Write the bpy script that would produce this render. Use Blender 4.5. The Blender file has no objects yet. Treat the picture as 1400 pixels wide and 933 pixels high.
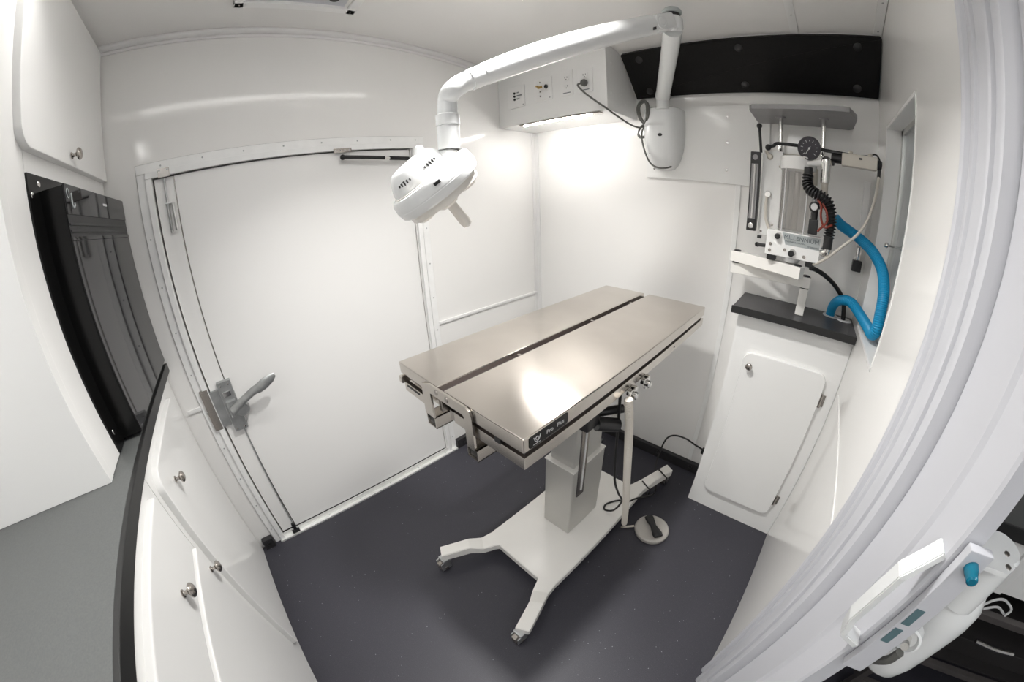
import bpy, bmesh, math, random
from mathutils import Vector, Matrix

# ------------------------------------------------------------------ camera, world, light, exposure
scene = bpy.context.scene
COL = scene.collection
PI = math.pi
R = math.radians

cam_data = bpy.data.cameras.new('camera')
cam = bpy.data.objects.new('camera', cam_data)
COL.objects.link(cam)
cam_data.type = 'PANO'
cam_data.sensor_fit = 'HORIZONTAL'
cam_data.sensor_width = 36.0
cam_data.sensor_height = 36.0 * 933 / 1400
cam_data.clip_start = 0.01
cyc = cam_data
cyc.panorama_type = 'FISHEYE_LENS_POLYNOMIAL'
cyc.fisheye_fov = PI
cyc.fisheye_polynomial_k0 = 0.0
cyc.fisheye_polynomial_k1 = -0.08040578
cyc.fisheye_polynomial_k2 = 0.0
cyc.fisheye_polynomial_k3 = 2.1061932e-05
cyc.fisheye_polynomial_k4 = 0.0
cam.matrix_world = Matrix(((0.69685, -0.26092, 0.66807, 1.5531),
                           (0.71624, 0.30176, -0.62924, 0.3666),
                           (-0.03742, 0.91698, 0.39717, 1.4937),
                           (0, 0, 0, 1)))
scene.camera = cam

world = bpy.data.worlds.new('world')
scene.world = world
world.use_nodes = True
world.node_tree.nodes['Background'].inputs[0].default_value = (0.80, 0.84, 0.90, 1)
world.node_tree.nodes['Background'].inputs[1].default_value = 0.25

scene.view_settings.view_transform = 'Standard'
scene.view_settings.look = 'None'
scene.view_settings.gamma = 1.0
scene.view_settings.exposure = 0.31

STRIP_GLOW, STRIP_WATTS = 9.5, 3.2     # ceiling LED strip over the table: lit diffuser and its light
DOWN_GLOW, DOWN_WATTS = 2.0, 12.0      # round ceiling lamp between the strip and the right wall
REAR_FILL_GLOW, REAR_FILL_WATTS = 8.0, 2.0        # unseen fill panel added behind the camera to lift the brightness
HALL_FILL_GLOW, HALL_FILL_WATTS = 2.0, 5.5       # added fill panel, out of view in the next compartment
BOX_POWER = 115.0                       # short LED strip under the socket cabinet

# room dimensions (metres)
L, W, H0 = 2.090, 1.805, 2.30
def ceil_z(y): return H0 - 0.055 * (y - 0.55) ** 2

# ------------------------------------------------------------------ materials
def new_mat(name, col, rough=0.5, metal=0.0, spec=0.5, noise=None, bump=None, coat=0.0):
    m = bpy.data.materials.new(name); m.use_nodes = True
    nt = m.node_tree; b = nt.nodes['Principled BSDF']
    b.inputs['Base Color'].default_value = (*col, 1)
    b.inputs['Roughness'].default_value = rough
    b.inputs['Metallic'].default_value = metal
    b.inputs['Specular IOR Level'].default_value = spec
    b.inputs['Coat Weight'].default_value = coat
    tc = nt.nodes.new('ShaderNodeTexCoord')
    if noise:                                        # (scale, strength) subtle colour variation
        n = nt.nodes.new('ShaderNodeTexNoise'); n.inputs['Scale'].default_value = noise[0]
        n.inputs['Detail'].default_value = 5
        nt.links.new(tc.outputs['Object'], n.inputs['Vector'])
        r = nt.nodes.new('ShaderNodeValToRGB')
        r.color_ramp.elements[0].position = 0.3; r.color_ramp.elements[1].position = 0.7
        k = noise[1]
        r.color_ramp.elements[0].color = (*[c * (1 - k) for c in col], 1)
        r.color_ramp.elements[1].color = (*[min(1, c * (1 + k)) for c in col], 1)
        nt.links.new(n.outputs['Fac'], r.inputs['Fac'])
        nt.links.new(r.outputs['Color'], b.inputs['Base Color'])
    if bump:
        n2 = nt.nodes.new('ShaderNodeTexNoise'); n2.inputs['Scale'].default_value = bump[0]
        nt.links.new(tc.outputs['Object'], n2.inputs['Vector'])
        bp = nt.nodes.new('ShaderNodeBump'); bp.inputs['Strength'].default_value = bump[1]
        bp.inputs['Distance'].default_value = bump[2] if len(bump) > 2 else 0.002
        nt.links.new(n2.outputs['Fac'], bp.inputs['Height'])
        nt.links.new(bp.outputs['Normal'], b.inputs['Normal'])
    return m

M = {}
M['wall'] = new_mat('gelcoat_wall', (0.88, 0.87, 0.852), 0.11, noise=(1.5, 0.015), bump=(5, 0.06, 0.003))
M['ceiling'] = new_mat('ceiling_panel', (0.87, 0.857, 0.84), 0.22, noise=(1.2, 0.02), bump=(5, 0.1, 0.004))
M['white'] = new_mat('white_laminate', (0.87, 0.868, 0.855), 0.12, noise=(2, 0.01), bump=(4, 0.05, 0.003))
M['trim'] = new_mat('white_plastic_trim', (0.84, 0.835, 0.825), 0.3, noise=(8, 0.02))
M['alu'] = new_mat('painted_aluminium', (0.88, 0.88, 0.87), 0.35, 0.0, noise=(20, 0.03))
M['bare_alu'] = new_mat('bare_aluminium', (0.62, 0.62, 0.60), 0.32, 0.9, noise=(30, 0.06))
M['door'] = new_mat('door_skin', (0.86, 0.852, 0.838), 0.28, noise=(1.5, 0.01))
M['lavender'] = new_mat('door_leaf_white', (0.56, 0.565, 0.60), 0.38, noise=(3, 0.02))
M['black'] = new_mat('black_plastic', (0.012, 0.012, 0.013), 0.35)
M['rubber'] = new_mat('black_rubber', (0.022, 0.021, 0.023), 0.6, noise=(60, 0.25), bump=(150, 0.2))
M['gloss_black'] = new_mat('gloss_black', (0.006, 0.006, 0.006), 0.22, spec=0.3)
M['fridge_front'] = new_mat('gloss_smoke_front', (0.014, 0.0135, 0.015), 0.04, spec=0.55)
M['pad'] = new_mat('black_vinyl_pad', (0.007, 0.0066, 0.0066), 0.6, spec=0.2, noise=(90, 0.25), bump=(220, 0.25))
M['chrome'] = new_mat('chrome', (0.75, 0.74, 0.72), 0.12, 1.0)
M['nickel'] = new_mat('satin_nickel', (0.42, 0.39, 0.36), 0.25, 1.0)
M['zinc'] = new_mat('zinc_casting', (0.45, 0.46, 0.46), 0.4, 0.85, noise=(25, 0.15))
M['lamp'] = new_mat('lamp_white_enamel', (0.74, 0.75, 0.75), 0.25)
M['cream'] = new_mat('aged_cream_plastic', (0.64, 0.60, 0.53), 0.45, noise=(12, 0.03))
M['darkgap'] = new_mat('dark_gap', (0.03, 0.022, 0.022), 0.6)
M['worktop'] = new_mat('grey_worktop', (0.098, 0.103, 0.101), 0.45, noise=(300, 0.10))
M['dark_top'] = new_mat('charcoal_worktop', (0.040, 0.0385, 0.042), 0.40, noise=(200, 0.15))
M['edge'] = new_mat('black_edge_band', (0.018, 0.018, 0.018), 0.4)
M['powder'] = new_mat('white_powder_coat', (0.84, 0.825, 0.79), 0.2, noise=(6, 0.02))
M['column'] = new_mat('anodised_column', (0.58, 0.57, 0.54), 0.38, 0.45, noise=(3, 0.03))
M['cable'] = new_mat('black_cable', (0.012, 0.012, 0.012), 0.4)
M['grey_cable'] = new_mat('grey_cable', (0.12, 0.12, 0.11), 0.45)
M['clear_hose'] = new_mat('milky_hose', (0.62, 0.58, 0.52), 0.35)
M['red'] = new_mat('red_rubber', (0.22, 0.035, 0.02), 0.45)
M['teal'] = new_mat('teal_plastic', (0.0, 0.13, 0.21), 0.2)
M['teal_print'] = new_mat('teal_grey_print', (0.10, 0.17, 0.19), 0.4)
M['shadow_sealant'] = new_mat('grey_shadow_sealant', (0.30, 0.30, 0.29), 0.6)  # bead grey, doubling as painted edge shadow on the door frame
M['sill'] = new_mat('bright_aluminium_sill', (0.82, 0.82, 0.80), 0.3, 0.5, noise=(25, 0.05))
M['ink'] = new_mat('grey_ink', (0.10, 0.12, 0.13), 0.5)
M['label_grey'] = new_mat('label_grey', (0.42, 0.45, 0.45), 0.4)
M['label_white'] = new_mat('label_white', (0.62, 0.62, 0.62), 0.5)
M['tray_grey'] = new_mat('grey_tray', (0.25, 0.245, 0.25), 0.35, 0.4, noise=(8, 0.06))
M['hose_blue'] = new_mat('blue_hose', (0.0, 0.26, 0.50), 0.4)
M['gauge_face'] = new_mat('gauge_face', (0.045, 0.04, 0.05), 0.25)
M['lens'] = new_mat('lens_plastic', (0.78, 0.75, 0.70), 0.15)
M['pedal'] = new_mat('pedal_beige', (0.45, 0.43, 0.40), 0.5)
M['rack'] = new_mat('rack_metal', (0.16, 0.145, 0.14), 0.4, 0.6, noise=(15, 0.1))
M['rack_dark'] = new_mat('rack_dark', (0.02, 0.018, 0.018), 0.6)
M['copper'] = new_mat('brass_jack', (0.55, 0.40, 0.16), 0.3, 0.9)

def floor_mat():
    m = bpy.data.materials.new('speckled_vinyl'); m.use_nodes = True
    nt = m.node_tree; b = nt.nodes['Principled BSDF']; b.inputs['Roughness'].default_value = 0.48; b.inputs['Specular IOR Level'].default_value = 0.35
    tc = nt.nodes.new('ShaderNodeTexCoord')
    def vor(scale, thr, col, prev):
        v = nt.nodes.new('ShaderNodeTexVoronoi'); v.inputs['Scale'].default_value = scale
        nt.links.new(tc.outputs['Object'], v.inputs['Vector'])
        # pick a few cells by their random colour, and only their centres
        s = nt.nodes.new('ShaderNodeSeparateColor'); nt.links.new(v.outputs['Color'], s.inputs[0])
        a = nt.nodes.new('ShaderNodeMath'); a.operation = 'GREATER_THAN'; a.inputs[1].default_value = thr
        nt.links.new(s.outputs[0], a.inputs[0])
        d = nt.nodes.new('ShaderNodeMath'); d.operation = 'LESS_THAN'; d.inputs[1].default_value = 0.28
        nt.links.new(v.outputs['Distance'], d.inputs[0])
        p = nt.nodes.new('ShaderNodeMath'); p.operation = 'MULTIPLY'
        nt.links.new(a.outputs[0], p.inputs[0]); nt.links.new(d.outputs[0], p.inputs[1])
        mx = nt.nodes.new('ShaderNodeMix'); mx.data_type = 'RGBA'
        nt.links.new(p.outputs[0], mx.inputs[0]); nt.links.new(prev, mx.inputs[6])
        mx.inputs[7].default_value = (*col, 1)
        return mx.outputs[2]
    n = nt.nodes.new('ShaderNodeTexNoise'); n.inputs['Scale'].default_value = 400; n.inputs['Detail'].default_value = 3
    nt.links.new(tc.outputs['Object'], n.inputs['Vector'])
    r = nt.nodes.new('ShaderNodeValToRGB')
    r.color_ramp.elements[0].position = 0.35; r.color_ramp.elements[1].position = 0.65
    r.color_ramp.elements[0].color = (0.032, 0.0315, 0.040, 1); r.color_ramp.elements[1].color = (0.051, 0.050, 0.062, 1)
    nt.links.new(n.outputs['Fac'], r.inputs['Fac'])
    c = vor(520, 0.94, (0.11, 0.115, 0.125), r.outputs['Color'])
    c = vor(170, 0.992, (0.28, 0.30, 0.31), c)
    nt.links.new(c, b.inputs['Base Color'])
    bp = nt.nodes.new('ShaderNodeBump'); bp.inputs['Strength'].default_value = 0.25; bp.inputs['Distance'].default_value = 0.001
    nt.links.new(n.outputs['Fac'], bp.inputs['Height']); nt.links.new(bp.outputs['Normal'], b.inputs['Normal'])
    return m
M['floor'] = floor_mat()

def steel_mat():
    m = bpy.data.materials.new('brushed_steel'); m.use_nodes = True
    nt = m.node_tree; b = nt.nodes['Principled BSDF']
    b.inputs['Metallic'].default_value = 1.0
    b.inputs['Anisotropic'].default_value = 0.45
    tg = nt.nodes.new('ShaderNodeCombineXYZ'); tg.inputs[0].default_value = 1.0
    nt.links.new(tg.outputs[0], b.inputs['Tangent'])
    tc = nt.nodes.new('ShaderNodeTexCoord')
    mp = nt.nodes.new('ShaderNodeMapping'); mp.inputs['Scale'].default_value = (160, 3, 160)
    nt.links.new(tc.outputs['Object'], mp.inputs['Vector'])
    n = nt.nodes.new('ShaderNodeTexNoise'); n.inputs['Scale'].default_value = 3.0; n.inputs['Detail'].default_value = 4
    nt.links.new(mp.outputs['Vector'], n.inputs['Vector'])
    r = nt.nodes.new('ShaderNodeMapRange'); r.inputs[3].default_value = 0.17; r.inputs[4].default_value = 0.23
    nt.links.new(n.outputs['Fac'], r.inputs[0]); nt.links.new(r.outputs[0], b.inputs['Roughness'])
    n2 = nt.nodes.new('ShaderNodeTexNoise'); n2.inputs['Scale'].default_value = 7; n2.inputs['Detail'].default_value = 6
    nt.links.new(tc.outputs['Object'], n2.inputs['Vector'])
    c = nt.nodes.new('ShaderNodeValToRGB')
    c.color_ramp.elements[0].position = 0.3; c.color_ramp.elements[1].position = 0.75
    c.color_ramp.elements[0].color = (0.60, 0.56, 0.515, 1); c.color_ramp.elements[1].color = (0.68, 0.64, 0.59, 1)
    nt.links.new(n2.outputs['Fac'], c.inputs['Fac']); nt.links.new(c.outputs['Color'], b.inputs['Base Color'])
    bp = nt.nodes.new('ShaderNodeBump'); bp.inputs['Strength'].default_value = 0.02; bp.inputs['Distance'].default_value = 0.0002
    nt.links.new(n.outputs['Fac'], bp.inputs['Height']); nt.links.new(bp.outputs['Normal'], b.inputs['Normal'])
    return m
M['steel'] = steel_mat()

def glass_mat(name, tint, rough=0.0, clear=0.75):
    m = bpy.data.materials.new(name); m.use_nodes = True
    nt = m.node_tree; b = nt.nodes['Principled BSDF']
    b.inputs['Base Color'].default_value = (*tint, 1); b.inputs['Roughness'].default_value = rough
    b.inputs['Transmission Weight'].default_value = 1.0; b.inputs['IOR'].default_value = 1.45
    out = nt.nodes['Material Output']
    tr = nt.nodes.new('ShaderNodeBsdfTransparent'); tr.inputs[0].default_value = (*tint, 1)
    lw = nt.nodes.new('ShaderNodeLayerWeight'); lw.inputs[0].default_value = 0.5
    pw = nt.nodes.new('ShaderNodeMath'); pw.operation = 'POWER'; pw.inputs[1].default_value = 4.0
    nt.links.new(lw.outputs['Facing'], pw.inputs[0])
    fr = nt.nodes.new('ShaderNodeMath'); fr.operation = 'MULTIPLY_ADD'; fr.inputs[1].default_value = 0.75; fr.inputs[2].default_value = 0.05
    nt.links.new(pw.outputs[0], fr.inputs[0])
    gl = nt.nodes.new('ShaderNodeBsdfGlossy'); gl.inputs['Roughness'].default_value = rough
    mx = nt.nodes.new('ShaderNodeMixShader')
    nt.links.new(fr.outputs[0], mx.inputs[0]); nt.links.new(tr.outputs[0], mx.inputs[1]); nt.links.new(gl.outputs[0], mx.inputs[2])
    nt.links.new(mx.outputs[0], out.inputs[0])
    return m
M['glass'] = glass_mat('window_glass', (0.90, 0.92, 0.92))
M['acrylic'] = glass_mat('clear_acrylic', (0.95, 0.94, 0.93), 0.05)

def emit_mat(name, col, power):
    m = bpy.data.materials.new(name); m.use_nodes = True
    b = m.node_tree.nodes['Principled BSDF']
    b.inputs['Base Color'].default_value = (0.8, 0.8, 0.8, 1)
    b.inputs['Emission Color'].default_value = (*col, 1); b.inputs['Emission Strength'].default_value = power
    return m
M['led_strip'] = emit_mat('led_strip', (1.0, 0.975, 0.94), STRIP_GLOW)
M['led_box'] = emit_mat('led_box', (1.0, 0.975, 0.94), BOX_POWER)
M['rear_fill'] = emit_mat('rear_fill', (1.0, 0.985, 0.96), REAR_FILL_GLOW)
M['led_down'] = emit_mat('led_down', (1.0, 0.985, 0.96), DOWN_GLOW)
M['hall_fill'] = emit_mat('hall_fill', (0.93, 0.96, 1.0), HALL_FILL_GLOW)

# ------------------------------------------------------------------ mesh helpers
def NB(): return bmesh.new()

def box(bm, x0, x1, y0, y1, z0, z1, bev=0.0, seg=2):
    vs = [bm.verts.new((x, y, z)) for x in (x0, x1) for y in (y0, y1) for z in (z0, z1)]
    fs = [(0, 1, 3, 2), (4, 6, 7, 5), (0, 4, 5, 1), (2, 3, 7, 6), (0, 2, 6, 4), (1, 5, 7, 3)]
    faces = [bm.faces.new([vs[i] for i in f]) for f in fs]
    if bev > 0:
        es = list({e for f in faces for e in f.edges})
        bmesh.ops.bevel(bm, geom=es, offset=bev, segments=seg, profile=0.5, affect='EDGES')
    return bm

def basis(d):
    d = Vector(d).normalized()
    a = Vector((0, 0, 1)) if abs(d.z) < 0.9 else Vector((1, 0, 0))
    u = d.cross(a).normalized(); v = d.cross(u).normalized()
    return d, u, v

def obox(bm, c, ax, ay, az, sx, sy, sz, bev=0.0):
    """box at centre c with half... full sizes sx,sy,sz along the unit axes ax, ay, az"""
    ax, ay, az = Vector(ax).normalized(), Vector(ay).normalized(), Vector(az).normalized(); c = Vector(c)
    b2 = NB(); box(b2, -sx/2, sx/2, -sy/2, sy/2, -sz/2, sz/2, bev)
    mp = {}
    for v in b2.verts: mp[v] = bm.verts.new(c + ax * v.co.x + ay * v.co.y + az * v.co.z)
    for f in b2.faces: bm.faces.new([mp[v] for v in f.verts])
    b2.free(); return bm

def bar(bm, p0, p1, w, h, up=(0, 0, 1), bev=0.0):
    p0, p1 = Vector(p0), Vector(p1); d = (p1 - p0); n = d.normalized()
    s = n.cross(Vector(up)).normalized(); t = s.cross(n)
    return obox(bm, (p0 + p1) / 2, n, s, t, d.length, w, h, bev)

def rings(bm, rs, close=True, cap=True):
    """rs: list of lists of points, joined into a skin"""
    vv = [[bm.verts.new(p) for p in r] for r in rs]
    n = len(vv[0])
    for a, b in zip(vv[:-1], vv[1:]):
        for i in range(n if close else n - 1):
            j = (i + 1) % n
            bm.faces.new((a[i], a[j], b[j], b[i]))
    if cap:
        bm.faces.new(list(reversed(vv[0]))); bm.faces.new(vv[-1])
    return bm

def cyl(bm, p0, p1, r0, r1=None, n=20):
    r1 = r0 if r1 is None else r1
    p0, p1 = Vector(p0), Vector(p1); d, u, v = basis(p1 - p0)
    c = [(math.cos(2*PI*i/n), math.sin(2*PI*i/n)) for i in range(n)]
    return rings(bm, [[p0 + (u*a + v*b) * r0 for a, b in c], [p1 + (u*a + v*b) * r1 for a, b in c]])

def lathe(bm, base, axis, prof, n=28, sc=(1, 1)):
    """prof: [(distance along axis, radius)]"""
    base = Vector(base); d, u, v = basis(axis)
    rs = [[base + d*h + (u*math.cos(2*PI*i/n)*sc[0] + v*math.sin(2*PI*i/n)*sc[1]) * max(r, 1e-4) for i in range(n)] for h, r in prof]
    return rings(bm, rs)

def smooth_path(pts, sub=6):
    pts = [Vector(p) for p in pts]
    if len(pts) < 3: return pts
    P = [pts[0]*2 - pts[1]] + pts + [pts[-1]*2 - pts[-2]]
    out = []
    for i in range(1, len(P) - 2):
        for k in range(sub):
            t = k / sub
            a, b, c, d = P[i-1], P[i], P[i+1], P[i+2]
            out.append(0.5 * ((2*b) + (c - a)*t + (2*a - 5*b + 4*c - d)*t*t + (3*b - a - 3*c + d)*t**3))
    out.append(pts[-1]); return out

def tube(bm, pts, r, n=10, sub=6, rfun=None):
    path = smooth_path(pts, sub) if sub > 1 else [Vector(p) for p in pts]
    d, u, v = basis(path[1] - path[0]); rs = []
    tot = sum((b - a).length for a, b in zip(path[:-1], path[1:])); s = 0
    for i, p in enumerate(path):
        t = (path[min(i+1, len(path)-1)] - path[max(i-1, 0)]).normalized()
        u = (u - t * u.dot(t)).normalized(); v = t.cross(u)
        if i: s += (p - path[i-1]).length
        rr = rfun(s, tot) if rfun else r
        rs.append([p + (u*math.cos(2*PI*k/n) + v*math.sin(2*PI*k/n)) * rr for k in range(n)])
    return rings(bm, rs)

def corr_tube(bm, pts, r0, r1, pitch, n=14):
    """corrugated hose"""
    dense = smooth_path(pts, 40)
    acc = [0]
    for a, b in zip(dense[:-1], dense[1:]): acc.append(acc[-1] + (b - a).length)
    tot = acc[-1]; k = int(tot / pitch * 4); out = []; rr = []; j = 0
    for i in range(k + 1):
        s = tot * i / k
        while j < len(acc) - 2 and acc[j+1] < s: j += 1
        t = (s - acc[j]) / max(acc[j+1] - acc[j], 1e-9)
        out.append(dense[j].lerp(dense[j+1], min(max(t, 0), 1))); rr.append([r0, r1, r1, r0][i % 4])
    it = iter(rr)
    return tube(bm, out, r0, n=n, sub=1, rfun=lambda s, tt: next(it))

def rrect(w, h, r, n=5):
    """rounded rectangle outline from (0,0) to (w,h); r a number or four radii (bl, br, tr, tl)"""
    rr = [r]*4 if not isinstance(r, (list, tuple)) else r
    cs = [(rr[0], rr[0], PI), (w-rr[1], rr[1], 1.5*PI), (w-rr[2], h-rr[2], 0), (rr[3], h-rr[3], .5*PI)]
    out = []
    for (cx, cy, a), q in zip(cs, rr):
        if q <= 1e-6: out.append((cx, cy)); continue
        for k in range(n + 1):
            t = a + .5*PI*k/n
            out.append((cx + q*math.cos(t), cy + q*math.sin(t)))
    return out

def slab(bm, o, u, v, outline, t, soft=0.0):
    """prism: outline in the plane (u,v) at o, thickness t along u x v; front rim softened by 'soft'"""
    o, u, v = Vector(o), Vector(u).normalized(), Vector(v).normalized(); n = u.cross(v)
    base = [o + u*a + v*b for a, b in outline]
    c = sum(base, Vector()) / len(base)
    if soft > 0:
        def inset(k):
            res = []
            N = len(outline)
            for i in range(N):
                p0 = Vector(outline[i-1]); p1 = Vector(outline[i]); p2 = Vector(outline[(i+1) % N])
                e1 = (p1 - p0).normalized(); e2 = (p2 - p1).normalized()
                nn = Vector((-(e1.y + e2.y), e1.x + e2.x)).normalized()
                cosv = max(0.5, nn.dot(Vector((-e1.y, e1.x))))
                q = p1 + nn * (k / cosv); res.append(o + u*q.x + v*q.y)
            return res
        rs = [base, [p + n*(t - soft) for p in base], [p + n*(t - soft*0.3) for p in inset(soft*0.3)], [p + n*t for p in inset(soft)]]
    else:
        rs = [base, [p + n*t for p in base]]
    return rings(bm, rs)

def sphere(bm, c, r, n=12, sc=(1, 1, 1)):
    res = bmesh.ops.create_uvsphere(bm, u_segments=n*2, v_segments=n, radius=1.0)
    for vv in res['verts']: vv.co = Vector(c) + Vector((vv.co.x*r*sc[0], vv.co.y*r*sc[1], vv.co.z*r*sc[2]))
    return bm

def text_bm(s, size, o, u, v, t=0.0006, align='LEFT'):
    """flat lettering: string s, height size, at o along u with up v"""
    cu = bpy.data.curves.new('lettering', 'FONT'); cu.body = s; cu.size = size; cu.extrude = t; cu.align_x = align
    ob = bpy.data.objects.new('lettering', cu); COL.objects.link(ob)
    me = bpy.data.meshes.new_from_object(ob.evaluated_get(bpy.context.evaluated_depsgraph_get()))
    bm = NB(); bm.from_mesh(me)
    bpy.data.objects.remove(ob); bpy.data.curves.remove(cu); bpy.data.meshes.remove(me)
    o, u, v = Vector(o), Vector(u).normalized(), Vector(v).normalized(); n = u.cross(v)
    for q in bm.verts: q.co = o + u*q.co.x + v*q.co.y + n*q.co.z
    return bm

def link_obj(name, bm, mat, org, angle=35):
    me = bpy.data.meshes.new(name)
    bmesh.ops.recalc_face_normals(bm, faces=bm.faces[:])
    for v in bm.verts: v.co -= org
    bm.to_mesh(me); bm.free()
    me.materials.append(M[mat] if isinstance(mat, str) else mat)
    me.polygons.foreach_set('use_smooth', [True] * len(me.polygons))
    me.set_sharp_from_angle(angle=R(angle))
    o = bpy.data.objects.new(name, me); COL.objects.link(o)
    wn = o.modifiers.new('face_weighted_normals', 'WEIGHTED_NORMAL'); wn.weight = 100; wn.keep_sharp = True   # flat faces stay flat beside rounded edges
    return o

ORG = {}
def thing(name, label, cat, loc, group=None, kind=None):
    o = bpy.data.objects.new(name, None); COL.objects.link(o)
    o.empty_display_size = 0.05
    o.location = loc; ORG[o.name] = Vector(loc)
    if label: o['label'] = label
    if cat: o['category'] = cat
    if group: o['group'] = group
    if kind: o['kind'] = kind
    return o

def part(name, bm, mat, parent, label=None, angle=35):
    org = ORG[parent.name]
    o = link_obj(name, bm, mat, org, angle)
    o.parent = parent; ORG[o.name] = org
    if label: o['label'] = label
    return o

def solo(name, bm, mat, label=None, cat=None, group=None, kind=None, angle=35):
    xs = [v.co for v in bm.verts]
    lo = Vector((min(p.x for p in xs), min(p.y for p in xs), min(p.z for p in xs)))
    hi = Vector((max(p.x for p in xs), max(p.y for p in xs), max(p.z for p in xs)))
    org = Vector(((lo.x+hi.x)/2, (lo.y+hi.y)/2, lo.z))
    o = link_obj(name, bm, mat, org, angle); o.location = org; ORG[o.name] = org
    if label: o['label'] = label
    if cat: o['category'] = cat
    if group: o['group'] = group
    if kind: o['kind'] = kind
    return o

def struct(name, bm, mat, angle=35): return solo(name, bm, mat, kind='structure', angle=angle)

X, Y, Z = Vector((1, 0, 0)), Vector((0, 1, 0)), Vector((0, 0, 1))

def screw_bm(p, n, r=0.0035, h=0.002):
    return lathe(NB(), p, n, [(0, r), (h*0.6, r*0.9), (h, r*0.45)], n=10)

def screws(parent, pts, n, r=0.0035, mat='zinc', name='screw', h=0.002):
    """one screw-head mesh shared by a row of separate screws"""
    org = ORG[parent.name]; first = None
    for p in pts:
        if first is None:
            first = part(name, screw_bm(p, n, r, h), mat, parent); p0 = Vector(p)
        else:
            c = first.copy(); COL.objects.link(c); c.parent = parent; c.location = Vector(p) - p0

# ------------------------------------------------------------------ the setting
HX = 4.0      # far wall of the next compartment
b = NB(); box(b, -0.04, HX, -0.72, L+0.04, -0.05, 0.0); struct('floor', b, 'floor')

def ceil_slab(x0, x1, y0, y1, dz0, dz1, n=24):
    bm = NB(); prev = []
    rs = []
    for i in range(n+1):
        y = y0 + (y1-y0)*i/n; z = ceil_z(y)
        rs.append([(x0, y, z+dz0), (x1, y, z+dz0), (x1, y, z+dz1), (x0, y, z+dz1)])
    return rings(bm, rs)
struct('ceiling', ceil_slab(-0.04, HX, -0.72, L+0.04, 0.0, 0.05), 'ceiling')

# left wall (with the entry door), hole y .122-1.223, z 0-1.755
D0, D1, DT, DB = 0.128, 1.217, 1.749, 0.043
def wall_seg(bm, x0, x1, y0, y1, z0):
    n = 10; rs = []
    for i in range(n+1):
        y = y0 + (y1-y0)*i/n
        rs.append([(x0, y, z0), (x1, y, z0), (x1, y, ceil_z(y)+0.02), (x0, y, ceil_z(y)+0.02)])
    rings(bm, rs)
b = NB()
wall_seg(b, -0.04, 0, -0.72, D0-0.006, 0); wall_seg(b, -0.04, 0, D0-0.006, D1+0.006, DT+0.006); wall_seg(b, -0.04, 0, D1+0.006, L+0.04, 0)
struct('wall_left', b, 'wall')
b = NB(); box(b, 0, W+0.0, L, L+0.04, 0, 2.2); struct('wall_back', b, 'wall')
b = NB(); box(b, -0.04, HX, -0.76, -0.72, 0, 2.3); struct('wall_front', b, 'wall')
# right wall between this room and the next compartment, with the pass-through window
WY0, WY1, WZ0, WZ1 = 1.44, 1.885, 1.12, 1.845
b = NB()
wall_seg(b, W, W+0.075, 1.0, WY0, 0); wall_seg(b, W, W+0.075, WY1, L+0.04, 0)
box(b, W, W+0.075, WY0, WY1, 0, WZ0); wall_seg(b, W, W+0.075, WY0, WY1, WZ1)
struct('wall_right', b, 'wall')
b = NB(); box(b, W+0.035, HX, L, L+0.04, 0, 2.2); struct('wall_hall_back', b, 'wall')
b = NB(); box(b, HX, HX+0.04, -0.76, L+0.04, 0, 2.32); struct('wall_hall_right', b, 'wall')

# slanted cove between back wall and ceiling
b = NB(); rings(b, [[(x, L, 2.000), (x, 1.925, ceil_z(1.925)+.004), (x, L, 2.2)] for x in (0, W)])
struct('trim_1', b, 'wall')

# arched moulding along the top of the left wall
def arch_trim(x0, x1, y0, y1, prof, n=40):
    rs = []
    for i in range(n+1):
        y = y0 + (y1-y0)*i/n; z = ceil_z(y)
        rs.append([(x0 + (x1-x0)*0 + a, y, z + c) for a, c in prof])
    return rings(NB(), rs)
struct('trim_2', arch_trim(0, 0, -0.06, 1.80, [(0, -0.034), (0.008, -0.034), (0.012, -0.029), (0.011, -0.023), (0.006, -0.020),
       (0.012, -0.018), (0.022, -0.015), (0.026, -0.009), (0.026, -0.002), (0.022, 0.002), (0, 0.002)]), 'trim', 50)
# corner post, left/back wall
b = NB(); box(b, 0, 0.032, L-0.006, L, 0.066, 1.885, 0.002); box(b, 0, 0.006, L-0.032, L-0.001, 0.066, 1.885, 0.002); struct('trim_3', b, 'trim')
# rails at 0.85 m on left wall
b = NB(); box(b, 0, 0.008, 0.0, 0.064, 0.842, 0.860, 0.003); struct('trim_4', b, 'trim')
b = NB(); box(b, 0, 0.008, 1.293, L-0.02, 0.842, 0.860, 0.003); struct('trim_5', b, 'trim')
b = NB(); box(b, W-0.003, W, 1.06, 1.80, 0.868, 0.874, 0.001); struct('trim_6', b, 'trim')
# batten on the back wall
b = NB(); box(b, 1.203, 1.228, L-0.006, L, 0.066, 1.585, 0.002); struct('trim_7', b, 'alu')
# ceiling battens (one mid ceiling, one in the corner over the right wall)
def batten(nm, x0, x1, ys):
    t = thing(nm, None, None, (x0, 1.5, ceil_z(1.5)), kind='structure')
    part('strip', ceil_slab(x0, x1, -0.7, 1.925, -0.005, 0.001), 'trim', t)
    screws(t, [((x0+x1)/2, y, ceil_z(y)-0.005) for y in ys], -Z, 0.004)
batten('trim_8', 1.462, 1.492, (1.2, 1.5, 1.80))
batten('trim_9', 1.772, 1.803, (1.1, 1.4, 1.73, 1.90))
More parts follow.
